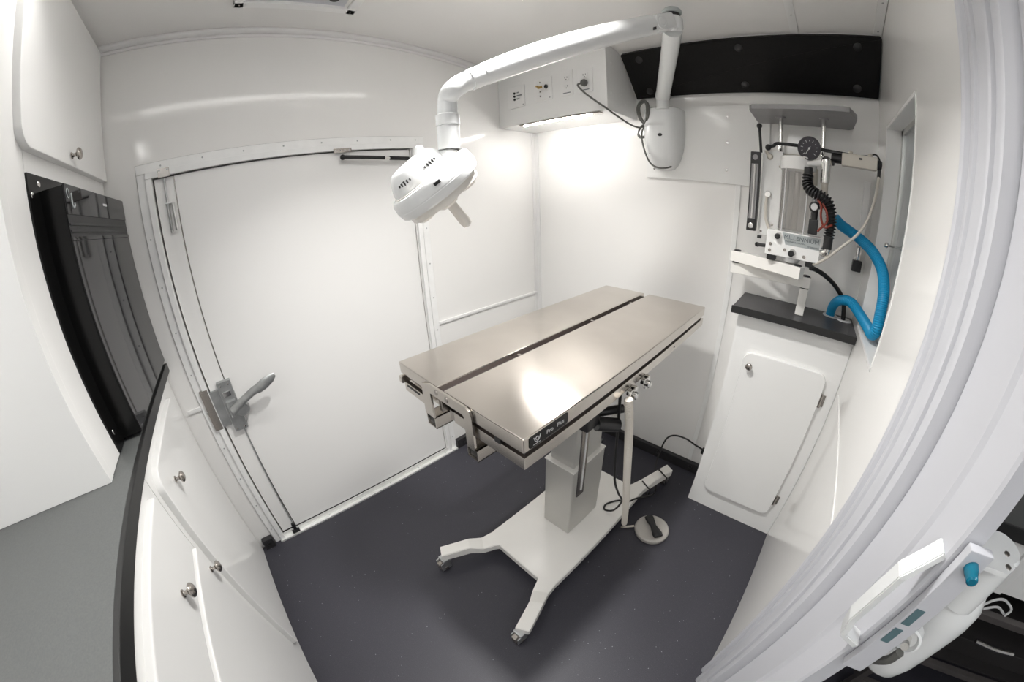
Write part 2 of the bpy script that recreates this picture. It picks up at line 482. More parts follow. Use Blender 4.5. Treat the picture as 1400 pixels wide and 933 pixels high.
# black rubber baseboards with clips
def baseboard(nm, x0, x1, y0, y1, clips, n):
    t = thing(nm, None, None, ((x0+x1)/2, (y0+y1)/2, 0), kind='structure')
    bm = NB(); box(bm, x0, x1, y0, y1, 0, 0.066, 0.006); part('rubber_strip', bm, 'rubber', t)
    for c in clips: 
        part('clip', lathe(NB(), c, n, [(0, .011), (.003, .011), (.005, .007), (.005, .004), (.003, .003)], 14), 'black', t)
baseboard('baseboard_back', 0.03, 1.322, L-0.030, L, [(0.45, L-.03, .04), (0.80, L-.03, .04), (1.02, L-.03, .04), (1.24, L-.03, .04)], -Y)
baseboard('baseboard_left', 0, 0.030, 1.293, L-0.03, [(.03, 1.34, .036), (.03, 1.8, .036)], X)
baseboard('baseboard_front', 0, 0.034, 0.0, 0.060, [(.034, .03, .036)], X)

# --------------------------------------------------------------- entry door
t = thing('door_1', None, None, (0, (D0+D1)/2, 0), kind='structure')
# frame: flat screwed flange and a stepped inner channel
def frame_bars(y0, y1, zb, zt, w, x1, x0=0.0, bev=0.002):
    bm = NB()
    box(bm, x0, x1, y0, y0+w, zb, zt-w, bev); box(bm, x0, x1, y1-w, y1, zb, zt-w, bev); box(bm, x0, x1, y0, y1, zt-w, zt, bev)
    return bm
part('sealant_shadow_line', frame_bars(0.0622, 1.2948, 0.0, 1.8138, 0.038, 0.0025, bev=0.0005), 'shadow_sealant', t)  # grey bead whose tone paints the shadow line round the flange
fr = part('door_frame', frame_bars(0.064, 1.293, 0.0, 1.812, 0.036, 0.009), 'alu', t)
part('channel_shadow_joint', frame_bars(0.0968, 1.2512, 0.0, 1.7792, 0.024, 0.0105, bev=0.0005), 'shadow_sealant', fr)  # same grey, painting the shade along the channel step
part('inner_channel', frame_bars(0.098, 1.250, 0.0, 1.778, 0.024, 0.020), 'alu', fr)
pts = [(0.009, 0.080, z) for z in (0.10, 0.28, 0.46, 0.64, 0.82, 1.0, 1.18, 1.36, 1.54)] + \
      [(0.009, 1.276, z) for z in (0.10, 0.28, 0.46, 0.64, 0.82, 1.0, 1.18, 1.36, 1.54)] + \
      [(0.009, y, 1.795) for y in (0.16, 0.32, 0.48, 0.64, 0.80, 0.96, 1.12, 1.25)]
for p in pts:
    pass
org = ORG[fr.name]
def sub_screws(parent, pts, n, r, mat='zinc', name='screw'):
    first = None
    for p in pts:
        if first is None: first = part(name, screw_bm(p, n, r), mat, parent); p0 = Vector(p)
        else:
            c = first.copy(); COL.objects.link(c); c.parent = parent; c.location = Vector(p) - p0
sub_screws(fr, pts, X, 0.0035)
b = NB(); box(b, 0, 0.030, 0.092, 1.290, -0.0, 0.012, 0.002); box(b, 0.0, 0.010, 0.098, 1.250, 0.010, 0.036, 0.002)
th = part('threshold', b, 'sill', t)
sub_screws(th, [(0.014, y, 0.012) for y in (0.12, 0.40, 0.60, 0.80, 1.0, 1.20)], Z, 0.004)
# leaf
b = NB(); box(b, -0.030, 0.002, 0.207, D1, DB, DT, 0.0015); leaf = part('door_leaf', b, 'door', t)
b = NB(); box(b, -0.030, 0.0, D0, 0.202, DB, DT, 0.0015); part('edge_channel', b, 'door', leaf)
b = NB(); box(b, -0.030, -0.006, 0.200, 0.209, DB, DT); part('edge_seam', b, 'nickel', leaf)
# dark sheet behind the leaf, painting the shade in the gap round it
b = NB(); box(b, -0.039, -0.031, D0-0.006, D1+0.006, 0.0, DT+0.006); part('gap_shade_sheet', b, 'darkgap', t)
# latch body
la = part('latch', slab(NB(), (0.002, 0.165, 0.700), Y, Z, rrect(0.062, 0.235, 0.004), 0.022, 0.003), 'zinc', t)
b = NB(); box(b, 0.0, 0.012, 0.112, 0.168, 0.735, 0.905, 0.002); part('side_flange', b, 'zinc', la)
b = NB(); box(b, 0.022, 0.036, 0.176, 0.222, 0.770, 0.850, 0.006); lathe(b, (0.022, 0.235, 0.800), X, [(0, .034), (.02, .034), (.026, .028)], 22)
part('latch_housing', b, 'zinc', la)
b = NB(); box(b, 0.022, 0.028, 0.178, 0.212, 0.868, 0.890, 0.001); part('latch_window', b, 'chrome', la)
b = NB()
rs = []
for y, x, z, w, h in [(0.190, .040, .800, .012, .020), (.215, .046, .818, .010, .018), (.26, .060, .845, .009, .016), (.31, .075, .872, .009, .017),
                      (.33, .080, .876, .009, .020), (.36, .088, .890, .010, .022), (.395, .092, .905, .008, .018), (.415, .090, .914, .003, .008)]:
    rs.append([(x + w*math.cos(a), y - h*0.35*math.sin(a), z + h*math.sin(a)) for a in [2*PI*k/14 for k in range(14)]])
rings(b, rs); part('lever', b, 'zinc', la, 'polished lever handle')
screws_pts = [(0.024, .178, .918), (0.024, .214, .918), (0.024, .178, .712), (0.024, .214, .712), (0.036, .200, .812)]
sub_screws(la, screws_pts, X, 0.004, 'nickel')
b = NB(); box(b, 0.0095, 0.0205, 0.084, 0.120, 0.735, 0.925, 0.001); part('strike_plate', b, 'nickel', t)
# vertical lock rod and guides
b = NB(); cyl(b, (0.010, 0.168, 1.555), (0.010, 0.168, 1.745), 0.004, n=10); rd = part('lock_rod', b, 'zinc', t)
b = NB(); box(b, 0.0, 0.016, 0.158, 0.190, 1.650, 1.656, 0.001); cyl(b, (0.012, 0.188, 1.552), (0.012, 0.188, 1.652), 0.006, n=10); cyl(b, (0.006, 0.168, 1.545), (0.006, 0.168, 1.65), 0.006, n=10)
part('rod_guide', b, 'bare_alu', rd)
b = NB(); box(b, 0.0202, 0.023, 0.148, 0.192, 1.748, 1.782, 0.001); k = part('rod_keeper', b, 'nickel', t)
sub_screws(k, [(0.023, 0.155, 1.775), (0.023, 0.185, 1.775)], X, 0.004)
b = NB(); box(b, 0.0, 0.024, 0.172, 0.215, 0.012, 0.030, 0.003); box(b, 0.0, 0.016, 0.185, 0.204, 0.030, 0.070, 0.003); part('rod_foot', b, 'black', t)
b = NB(); cyl(b, (0.004, 0.198, 0.06), (0.004, 0.205, 0.70), 0.003, n=8); part('lower_lock_rod', b, 'zinc', t)
# gas strut at the head of the door
gs = part('door_closer', tube(NB(), [(0.03, 0.885, 1.723), (0.03, 1.075, 1.7095)], 0.008, 12, 1), 'black', t)
b = NB(); tube(b, [(0.03, 1.075, 1.7095), (0.03, 1.105, 1.7075)], 0.004, 10, 1); part('piston_rod', b, 'chrome', gs)
b = NB(); sphere(b, (0.026, 0.882, 1.723), 0.012); part('end_joint', b, 'black', gs)
b = NB(); bar(b, (0.028, 1.10, 1.708), (0.028, 1.20, 1.702), 0.014, 0.018, bev=.004); part('end_joint', b, 'black', gs)
b = NB(); box(b, 0.0202, 0.023, 0.845, 0.925, 1.745, 1.763, 0.001); k = part('strut_bracket', b, 'nickel', t)
sub_screws(k, [(0.023, y, 1.754) for y in (0.855, 0.875, 0.895, 0.915)], X, 0.003)

# --------------------------------------------------------------- pass-through window in the right wall
t = thing('window_1', None, None, (W, (WY0+WY1)/2, WZ0), kind='structure')
bm = NB(); w_ = 0.016
for a in ((WY0, WY0+0.006, WZ0, WZ1), (WY1-0.012, WY1, WZ0, WZ1), (WY0, WY1, WZ0, WZ0+0.012), (WY0, WY1, WZ1-0.012, WZ1)):
    box(bm, W-0.003, W+0.076, a[0], a[1], a[2], a[3], 0.003)
part('window_frame', bm, 'trim', t)
bm = NB(); box(bm, W+0.050, W+0.062, WY0+0.006, WY1-0.012, WZ0+0.012, WZ0+0.030); box(bm, W+0.050, W+0.062, WY0+0.006, WY1-0.012, WZ1-0.030, WZ1-0.012)
box(bm, W+0.050, W+0.062, WY1-0.038, WY1-0.012, WZ0+0.012, WZ1-0.012)
part('sash', bm, 'bare_alu', t)
bm = NB(); box(bm, W+0.054, W+0.058, WY0+0.006, WY1-0.030, WZ0+0.022, WZ1-0.022); part('pane', bm, 'glass', t)
bm = NB(); cyl(bm, (W+0.054, 1.82, 1.44), (W+0.03, 1.82, 1.44), 0.004, n=10); lathe(bm, (W+0.032, 1.82, 1.44), -X, [(0, .008), (.004, .010), (.010, .009), (.013, .005)], 14)
part('sash_knob', bm, 'chrome', t)

# --------------------------------------------------------------- fluted casing and folding leaf at the end of the right wall
prof = [(1.064, 0), (1.063, .010), (1.058, .016), (1.050, .018), (1.042, .015), (1.037, .008), (1.029, .007), (1.020, .009), (1.012, .016), (1.004, .018),
        (.996, .017), (.990, .010), (.982, .009), (.976, .010), (.970, .019), (.963, .023), (.948, .023), (.934, .023), (.926, .020), (.921, .011),
        (.914, .010), (.907, .012), (.902, .022), (.896, .026), (.884, .026), (.877, .023), (.872, .012), (.868, 0)]
rs = [[(W - p, y, z) for y, p in prof] + [(W+0.018, .868, z), (W+0.018, .999, z), (W+.001, .999, z), (W+.001, 1.064, z)] for z in (0.0, ceil_z(0.97)+.01)]
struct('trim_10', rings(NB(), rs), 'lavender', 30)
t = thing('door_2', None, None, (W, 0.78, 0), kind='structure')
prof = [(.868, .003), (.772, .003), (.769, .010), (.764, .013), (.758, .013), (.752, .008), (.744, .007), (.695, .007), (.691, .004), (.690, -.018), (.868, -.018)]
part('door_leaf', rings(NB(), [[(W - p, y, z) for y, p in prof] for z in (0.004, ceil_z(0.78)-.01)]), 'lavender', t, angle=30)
# grab handle on the leaf
hb = NB()
hx = W - 0.007
path = [(hx-.001, .704, 1.232), (hx-.032, .690, 1.197), (hx-.034, .692, 1.150), (hx-.034, .694, 1.100), (hx-.028, .692, 1.072), (hx-.001, .692, 1.060)]
path = [Vector(p) for p in path]
rs = []
for i, p in enumerate(path):
    tv = (path[min(i+1, 5)] - path[max(i-1, 0)]).normalized(); s = Y; q = tv.cross(s).normalized()
    rs.append([p + s*a*0.012 + q*c*0.005 for a, c in ((-1, -1), (1, -1), (1, 1), (-1, 1))])
rings(hb, rs); bmesh.ops.bevel(hb, geom=hb.edges[:], offset=0.0015, segments=2, affect='EDGES')
part('grab_handle', hb, 'lamp', t, 'white bent grab handle')

# =============================================================== LEFT SIDE: base cabinets, worktop, tall unit, fridge
def knob_bm(p, n, s=1.0):
    return lathe(NB(), p, n, [(0, .0095*s), (.0025*s, .0095*s), (.004*s, .006*s), (.009*s, .0048*s), (.014*s, .006*s), (.018*s, .013*s), (.021*s, .0165*s),
                              (.024*s, .0168*s), (.028*s, .0145*s), (.031*s, .009*s), (.032*s, .001)], 26)
FY = -0.020      # face frame plane
HC = 1.045       # underside of the worktop
# carcasses
t = thing('base_cabinet', 'white base cabinet in the far left corner, one tall rounded door by the entry door', 'cabinet', (0.34, -0.3, 0))
b = NB(); box(b, 0.002, 0.685, -0.70, FY, 0, HC, 0.001); part('carcass', b, 'white', t)
d = part('door', slab(NB(), (0.66, FY, 0.075), -X, Z, rrect(0.54, 0.925, [.02, .02, .05, .055], 7), 0.020, 0.005), 'white', t)
part('knob', knob_bm((0.545, 0.0, 0.905), Y), 'nickel', d, 'turned satin nickel knob')
t = thing('base_cabinet', 'white base cabinet nearest the camera with a drawer above a door', 'cabinet', (1.1, -0.3, 0))
b = NB(); box(b, 0.687, 1.75, -0.70, FY, 0, HC, 0.001); part('carcass', b, 'white', t)
d = part('drawer', slab(NB(), (1.70, FY, 0.815), -X, Z, rrect(0.965, 0.185, [.01, .01, .012, .02], 5), 0.020, 0.006), 'white', t)
part('knob', knob_bm((0.945, 0.0, 0.885), Y), 'nickel', d, 'turned satin nickel knob')
d = part('door', slab(NB(), (1.70, FY, 0.075), -X, Z, rrect(0.985, 0.722, [.02, .02, .012, .02], 5), 0.020, 0.006), 'white', t)
part('knob', knob_bm((0.742, 0.0, 0.722), Y), 'nickel', d, 'turned satin nickel knob')
# worktop
t = thing('worktop', 'grey worktop with a black front edge along the left cabinets', 'worktop', (0.9, -0.3, HC))
b = NB(); box(b, 0.002, 1.78, -0.70, -0.012, HC, 1.080, 0.001); part('slab', b, 'worktop', t)
b = NB(); box(b, 0.002, 1.78, -0.012, 0.002, HC+0.001, 1.081, 0.003); part('edge_band', b, 'edge', t)

# tall unit around the fridge
TY = -0.065
t = thing('tall_cabinet', 'tall white cabinet housing the black fridge, with a rounded upper door', 'cabinet', (0.38, -0.38, 1.081))
b = NB()
wall_seg(b, 0.728, 0.755, -0.70, TY, 1.081)
part('side_panel', b, 'white', t)
b = NB(); box(b, 0.634, 0.728, TY-0.02, TY, 1.081, ceil_z(TY), 0.002); part('stile', b, 'white', t)
b = NB(); box(b, 0.002, 0.634, TY-0.02, TY, 1.736, ceil_z(TY)); part('fascia', b, 'white', t)
b = NB(); box(b, 0.002, 0.728, -0.70, TY-0.45, 1.081, 2.15); part('back_panel', b, 'white', t)
d = part('door', slab(NB(), (0.668, TY, 1.782), -X, Z, rrect(0.660, 0.48, [.042, .004, .01, .01], 8), 0.020, 0.004), 'white', t)
part('knob', knob_bm((0.366, TY+0.02, 1.812), Y), 'nickel', d, 'turned satin nickel knob')

# fridge
t = thing('fridge', 'black compact fridge with a glossy reflective front, built in above the grey worktop', 'fridge', (0.3, -0.3, 1.083))
b = NB(); box(b, 0.002, 0.634, TY-0.012, TY+0.004, 1.083, 1.736, 0.001); fl = part('mounting_flange', b, 'gloss_black', t)
b = NB(); box(b, 0.010, 0.576, -0.45, -0.004, 1.090, 1.700, 0.002); part('body', b, 'gloss_black', t)
sub_screws(fl, [(0.575, TY+.004, 1.716), (0.617, TY+.004, 1.688), (0.610, TY+.004, 1.13)], Y, 0.0075, 'chrome')
b = NB(); box(b, 0.010, 0.578, -0.004, 0.001, 1.632, 1.702, 0.0015); cp = part('control_panel', b, 'fridge_front', t)
for zz in (0, 1):
    b = NB(); box(b, 0.030, 0.576, -0.004, 0.0015, 1.607 - zz*0.016, 1.613 - zz*0.016, 0.001); part('louvre', b, 'black', t)
b = NB(); box(b, 0.012, 0.577, -0.003, -0.0015, 1.580, 1.632); part('vent_recess', b, 'black', t)
b = NB(); box(b, 0.010, 0.578, -0.004, 0.001, 1.572, 1.582, 0.001); part('door_rail', b, 'fridge_front', t)
b = NB(); box(b, 0.010, 0.578, -0.004, 0.0, 1.095, 1.572, 0.0015); part('door', b, 'fridge_front', t)
# thermostat symbol and the small maker's mark
b = NB()
tube(b, [(0.540, 0.002, 1.682), (0.541, 0.002, 1.655), (0.534, 0.002, 1.648), (0.525, 0.002, 1.654), (0.525, 0.002, 1.660)], 0.0022, 6, 4)
tube(b, [(0.562+.008*math.cos(a), 0.002, 1.680+.011*math.sin(a)) for a in [2*PI*k/12 for k in range(13)]], 0.0012, 6, 1)
part('symbol', b, 'label_grey', cp)
b = NB(); box(b, 0.235, 0.275, 0.001, 0.0018, 1.668, 1.675, 0.0003); part('maker_mark', b, 'label_white', cp)

# =============================================================== CORNER: socket cabinet
BX, BY0, BZ = 0.700, 1.800, 1.885
t = thing('overhead_cabinet', 'white overhead box cabinet with sockets in the back left corner', 'cabinet', (0.35, 1.95, BZ))
b = NB(); rings(b, [[(x, BY0, BZ), (x, L-.001, BZ), (x, L-.001, 1.998), (x, 1.922, ceil_z(1.925)-.002), (x, BY0, ceil_z(BY0)-.002)] for x in (0.001, BX)])
bmesh.ops.bevel(b, geom=b.edges[:], offset=0.0015, segments=2, affect='EDGES'); part('body', b, 'white', t)
b = NB(); box(b, BX-0.028, BX+0.003, BY0-0.004, BY0+0.012, BZ-0.002, ceil_z(BY0)-.003, 0.003); part('corner_strip', b, 'white', t)
screws(t, [(BX, y, z) for y, z in ((1.85, 2.12), (1.93, 1.98), (1.97, 1.94), (2.05, 1.92), (1.84, 1.97))], X, 0.006, 'trim', 'screw_cap')
def wall_plate(x0, x1, z0, z1):
    return part('socket_plate', slab(NB(), (x0, BY0-0.0, z0), X, Z, rrect(x1-x0, z1-z0, .006, 3), 0.005, 0.002), 'trim', t)
# plates are extruded towards the viewer: X x Z = -Y
p1 = wall_plate(0.084, 0.208, 1.980, 2.103)
for k in range(3): part('jack', lathe(NB(), (0.135, BY0-.005, 2.065-.018*k), -Y, [(0, .0065), (.004, .006), (.004, .003), (.001, .002)], 12), 'black', p1)
b = text_bm('MIC', 0.010, (0.152, BY0-.006, 2.062), X, Z); part('lettering', b, 'ink', p1)
b = text_bm('PHONES', 0.010, (0.152, BY0-.006, 2.044), X, Z); part('lettering', b, 'ink', p1)
b = text_bm('LINE', 0.010, (0.152, BY0-.006, 2.026), X, Z); part('lettering', b, 'ink', p1)
part('screw', screw_bm((0.196, BY0-.005, 1.992), -Y, .004), 'zinc', p1)
p2 = wall_plate(0.276, 0.392, 1.983, 2.108)
b = NB(); cyl(b, (0.318, BY0-.005, 2.058), (0.318, BY0-.035, 2.058), 0.005, n=10); box(b, .304, .332, BY0-.012, BY0-.005, 2.052, 2.064, .001); part('tap', b, 'copper', p2)
part('jack', lathe(NB(), (0.358, BY0-.005, 2.055), -Y, [(0, .011), (.006, .0105), (.006, .006), (.001, .005)], 16), 'black', p2)
for z in (2.085, 2.035, 2.010): part('jack', lathe(NB(), (0.318, BY0-.005, z), -Y, [(0, .004), (.003, .004)], 10), 'nickel', p2)
part('screw', screw_bm((0.378, BY0-.005, 1.995), -Y, .004), 'zinc', p2)
def duplex(x0, x1, z0, z1):
    p = wall_plate(x0, x1, z0, z1); xc = (x0+x1)/2
    for zc in (z0 + (z1-z0)*.70, z0 + (z1-z0)*.36):
        f = part('socket_face', slab(NB(), (xc-.016, BY0-.005, zc-.014), X, Z, rrect(.032, .028, .008, 4), 0.002, 0.001), 'trim', p)
    bm = NB()
    for zc in (z0 + (z1-z0)*.70, z0 + (z1-z0)*.36):
        box(bm, xc-.008, xc-.006, BY0-.0078, BY0-.006, zc-.002, zc+.007); box(bm, xc+.005, xc+.007, BY0-.0078, BY0-.006, zc-.002, zc+.006)
        cyl(bm, (xc, BY0-.006, zc-.008), (xc, BY0-.0078, zc-.008), .0025, n=8)
    part('socket_slots', bm, 'black', p)['kind'] = 'stuff'
    bm = NB(); box(bm, xc-.022, xc+.022, BY0-.0056, BY0-.005, z0+.012, z0+.016); part('marking', bm, 'ink', p)
duplex(0.446, 0.520, 1.983, 2.112); duplex(0.547, 0.630, 1.980, 2.103)

# short LED strip under it
t = thing('strip_light', 'short lit LED strip under the white socket cabinet', 'light', (0.4, 1.825, BZ-0.012))
b = NB(); box(b, 0.150, 0.655, 1.806, 1.840, BZ-0.008, BZ-0.0015, 0.001); part('housing', b, 'nickel', t)
b = NB(); box(b, 0.175, 0.605, 1.811, 1.823, BZ-0.0135, BZ-0.008, 0.002); part('diffuser', b, 'led_box', t)

# long ceiling LED strip
def ceiling_strip(nm, x0, x1, y0, y1, mat, watts, spread, col, lab):
    zc = min(ceil_z(y0), ceil_z(y1))
    t = thing(nm, lab, 'light', ((x0+x1)/2, (y0+y1)/2, zc-0.04))
    b = NB(); box(b, x0-.006, x1+.006, y0-.01, y1+.01, zc-0.034, zc+0.0, 0.002); part('housing', b, 'trim', t)
    b = NB(); box(b, x0, x1, y0, y1, zc-0.040, zc-0.032, 0.002); part('diffuser', b, mat, t)
    for k, (sp, share) in enumerate(((spread - 22, .40), (spread, .35), (spread + 22, .25))):     # beam that fades towards the sides
        ld = bpy.data.lights.new('lamp_light', 'AREA'); ld.shape = 'RECTANGLE'; ld.size = x1-x0; ld.size_y = y1-y0
        ld.energy = watts*share; ld.spread = R(min(sp, 178)); ld.color = col
        lo = bpy.data.objects.new('lamp_light', ld); COL.objects.link(lo); lo.parent = t; lo.location = (0, 0, -0.003 - .0005*k)
ceiling_strip('ceiling_light', 0.675, 0.705, -0.02, 1.31, 'led_strip', STRIP_WATTS, 125, (1, .985, .96), 'long narrow LED strip on the ceiling above the table')
ceiling_strip('ceiling_light', 1.15, 1.55, -0.62, -0.12, 'rear_fill', REAR_FILL_WATTS, 150, (1, .985, .96), 'added unseen fill light panel on the ceiling above the left worktop')  # added for overall brightness, no fixture known here
ceiling_strip('ceiling_light', 2.25, 2.85, -0.3, 0.3, 'hall_fill', HALL_FILL_WATTS, 160, (.96, .98, 1), 'added unseen fill light panel on the ceiling of the next compartment')  # added fill for the brightness on this side, not a known fixture

t = thing('ceiling_light', 'round LED lamp on the ceiling over the right edge of the table', 'light', (1.0, 0.95, ceil_z(.95)-.045))
b = NB(); lathe(b, (1.0, .95, ceil_z(.95)), -Z, [(0, .085), (.030, .082), (.034, .075)], 36); part('housing', b, 'trim', t)
b = NB(); lathe(b, (1.0, .95, ceil_z(.95)-.034), -Z, [(0, .070), (.005, .066), (.007, .04)], 36); part('diffuser', b, 'led_down', t)
ld = bpy.data.lights.new('lamp_light', 'AREA'); ld.shape = 'DISK'; ld.size = .13; ld.energy = DOWN_WATTS; ld.spread = R(118); ld.color = (1, .985, .96)
lo = bpy.data.objects.new('lamp_light', ld); COL.objects.link(lo); lo.parent = t; lo.location = (0, 0, -0.002)

# ceiling hatch
t = thing('ceiling_hatch', 'white framed roof vent hatch with a black crank knob in the ceiling', 'hatch', (0.45, 0.66, ceil_z(.66)))
b = NB(); hz = ceil_z(0.45)
def hbar(x0, x1, y0, y1): box(b, x0, x1, y0, y1, hz-0.016, hz+0.006, 0.003)
hbar(0.20, 0.235, 0.44, 0.885); hbar(0.60, 0.635, 0.44, 0.885); hbar(0.2, 0.635, 0.44, 0.475); hbar(0.2, 0.635, 0.85, 0.885)
part('frame', b, 'trim', t)
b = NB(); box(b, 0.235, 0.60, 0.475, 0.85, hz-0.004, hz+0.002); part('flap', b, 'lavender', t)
b = NB(); lathe(b, (0.305, 0.775, hz-.004), -Z, [(0, .008), (.010, .008), (.011, .017), (.018, .018), (.021, .013)], 14); part('crank_knob', b, 'black', t)
screws(t, [(0.217, 0.460, hz-.016), (0.217, 0.866, hz-.016)], -Z, .003, 'nickel')

# =============================================================== black pad on the slanted cove
t = thing('padded_panel', 'long black padded panel with buttons, high on the back wall', 'panel', (1.25, 2.01, 2.005))
a0 = Vector((0.712, L-0.003, 2.004)); top = Vector((0.712, 1.930, ceil_z(1.93)-.004)); sl = (top - a0); sl_n = sl.normalized()
nrm = X.cross(sl_n)
part('pad', slab(NB(), a0, X, sl_n, rrect(W-0.712-0.004, sl.length, .006, 3), 0.026, 0.007), 'pad', t)
for x in (0.797, 1.250, 1.712):
    for k in (0.16, 0.84):
        p = a0 + X*(x-0.712) + sl*k + nrm*0.026
        part('button', lathe(NB(), p - nrm*.001, nrm, [(0, .017), (.003, .017), (.006, .011), (.0065, .001)], 18), 'black', t)

# =============================================================== surgery lamp
t = thing('mounting_board', 'white wall board with small screws behind the lamp mount', 'board', (1.03, L, 1.60))
b = NB(); rings(b, [[(x, y, z) for x, z in ((0.757, 1.592), (1.350, 1.575), (1.350, 1.936), (1.165, 1.936), (0.757, 1.936))] for y in (L-0.001, L-0.012)])
part('board', b, 'white', t)
screws(t, [(1.159, L-.012, z) for z in (1.885, 1.764, 1.641)] + [(0.80, L-.012, 1.635), (0.80, L-.012, 1.85)], -Y, 0.006, 'chrome')

t = thing('surgical_lamp', 'white surgery lamp on a jointed arm from the back wall, head over the table', 'lamp', (0.86, 2.0, 1.62))
# wall housing: rounded shell
b = NB(); rs = []
for z, hw, dp in [(1.628, .030, .028), (1.633, .048, .045), (1.650, .064, .062), (1.680, .078, .080), (1.720, .089, .095), (1.770, .096, .103), (1.84, .098, .106), (1.900, .098, .106), (1.915, .094, .104), (1.919, .088, .098)]:
    ring = []
    for k in range(25):
        a = PI * k / 24
        ring.append((0.862 - hw*math.copysign(abs(math.cos(a))**0.7, math.cos(a)), L-0.0125 - dp*(abs(math.sin(a))**0.75), z))
    rs.append(ring)
rings(b, rs); hs = part('wall_housing', b, 'lamp', t)
b = NB(); lathe(b, (0.873, L-0.117, 1.785), (0.1, -1, 0), [(0, .011), (.002, .011), (.003, .009)], 20, sc=(1.0, 0.62)); part('badge', b, 'black', hs)
screws(t, [(0.812, L-.103, 1.82), (0.812, L-.098, 1.70)], (-.35, -1, 0), 0.003)
JT = Vector((1.118, 1.545, 2.105))
B0 = Vector((0.886, 1.982, 1.905)); B1 = Vector((0.886, 1.982, 1.965))
b = NB(); cyl(b, B0, B1, 0.030, 0.030, 24); part('spindle', b, 'lamp', t)
A1 = Vector((1.112, 1.558, 2.088))
b = NB(); lathe(b, B1 - (A1-B1).normalized()*.012, A1-B1, [(0, .020), (.004, .031), (.012, .034), (.030, .034), (.036, .032), ((A1-B1).length*.5, .032), ((A1-B1).length, .033)], 26)
la1 = part('lower_arm', b, 'lamp', t)
dirA = (A1-B1).normalized(); dd, uu, vv = basis(dirA)
b = NB(); cyl(b, A1 - dirA*0.01 + Vector((.02, -.035, 0)).normalized()*0.022, A1 - dirA*0.01 + Vector((.02, -.035, 0)).normalized()*0.037, 0.017, 0.015, 20); part('pivot_cap', b, 'lamp', t)
# knuckle: fork with a grey washer disc
b = NB(); lathe(b, A1 - Z*0.010, Z, [(0, .030), (.006, .034), (.040, .034), (.046, .030)], 26); part('knuckle', b, 'lamp', t)
b = NB(); lathe(b, A1 + Z*0.036, Z, [(0, .026), (.014, .026)], 24); part('bearing', b, 'black', t)
b = NB(); lathe(b, A1 + Z*0.050, Z, [(0, .030), (.004, .033), (.012, .033), (.020, .026), (.023, .010)], 26); part('knuckle_cap', b, 'label_grey', t)
EL = Vector((0.872, 0.905, 1.778))
JU = A1 + Z*0.025
dU = (EL - JU).normalized(); LU = (EL - JU).length
b = NB(); bar(b, JU + dU*0.015, JU + dU*0.12, 0.062, 0.060, bev=0.014); part('arm_yoke', b, 'lamp', t)
side = dU.cross(Z).normalized(); side = side if side.dot(Vector((1, 0, 0))) > 0 else -side
b = NB(); lathe(b, JU + dU*0.10 + side*0.030, side, [(0, .026), (.004, .025), (.006, .019), (.005, .015), (.008, .010)], 26); part('pivot_cap', b, 'lamp', t)
b = NB(); lathe(b, JU + dU*0.115, dU, [(0, .030), (.002, .034), (.012, .0345), (.014, .034), (LU*.35, .0345), (LU*.6, .033), (LU*.80, .028), (LU-.19, .0275), (LU-.185, .0265), (LU-.118, .0265)], 30)
part('upper_arm', b, 'lamp', t)
b = NB()
elb = [EL - dU*0.01, EL + dU*0.02, EL + dU*0.045 + Z*-.008, Vector((EL.x-.035, EL.y-.036, EL.z-.042)), Vector((EL.x-.037, EL.y-.038, EL.z-.085))]
tube(b, elb, .024, 22, 8); part('elbow', b, 'lamp', t)
NP = elb[-1]
b = NB(); lathe(b, NP + Z*.005, -Z, [(0, .026), (.002, .0285), (.026, .0285), (.028, .025), (.030, .0265), (.085, .0265)], 26); part('neck', b, 'lamp', t)
b = NB(); obox(b, EL - dU*.055 + Z*-.004 + side*.0265, dU, side, Z, .010, .002, .007); part('lock_button', b, 'black', t)
b = NB(); obox(b, JU + dU*.135 - Z*.020 + side*.031, dU, side, Z, .014, .003, .010); part('lock_button', b, 'black', t)
# head: disc seen nearly edge on, lit side down to the right
HCn = Vector((0.790, 0.841, 1.543)); n = Vector((0.153, 0.575, -0.804)).normalized()
b = NB(); lathe(b, HCn - n*.020, n, [(0, .085), (.003, .108), (.012, .114), (.030, .116), (.031, .1155), (.033, .1155), (.034, .116), (.050, .113), (.055, .108), (.055, .100), (.050, .096)], 56)
hd = part('lamp_head', b, 'lamp', t)
b = NB(); lathe(b, HCn - n*.006 + Vector((-.014, -.014, .003)), -n, [(0, .082), (.012, .081), (.028, .073), (.044, .064), (.051, .054), (.054, .040), (.055, .012)], 44); part('dome', b, 'lamp', hd)
dd, uu, vv = basis(n)
vd = (Vector((1.5531, 0.3666, 1.4937)) - HCn).normalized()
side_c = (vd - n*vd.dot(n)).normalized(); side_t = n.cross(side_c)
for grp in (-1, 1):
    for k in range(5):
        a = grp*0.50 + (k-2)*0.11
        rv = side_c*math.cos(a) + side_t*math.sin(a)
        q = HCn - n*.030 + Vector((-.014, -.014, .003)) + rv*.0760
        b = NB(); obox(b, q, n, rv, n.cross(rv), .005+.003*(2-abs(k-2)), .005, .0025); part('vent_slot', b, 'black', hd)
a = -0.05; rr = (side_c*math.cos(a) + side_t*math.sin(a))
b = NB(); obox(b, HCn - n*.004 + rr*.1145, rr, n.cross(rr), n, .004, .016, .007); part('switch', b, 'black', hd)
b = NB(); cyl(b, HCn - n*.02, HCn + n*.052, .100, n=40); part('front_cover', b, 'lens', hd)
for k in range(6):
    a = 2*PI*k/6 + .3
    q = HCn + n*.048 + (uu*math.cos(a) + vv*math.sin(a))*.068
    part('lens', lathe(NB(), q, n, [(0, .028), (.008, .027), (.014, .020), (.015, .001)], 24), 'lens', hd)
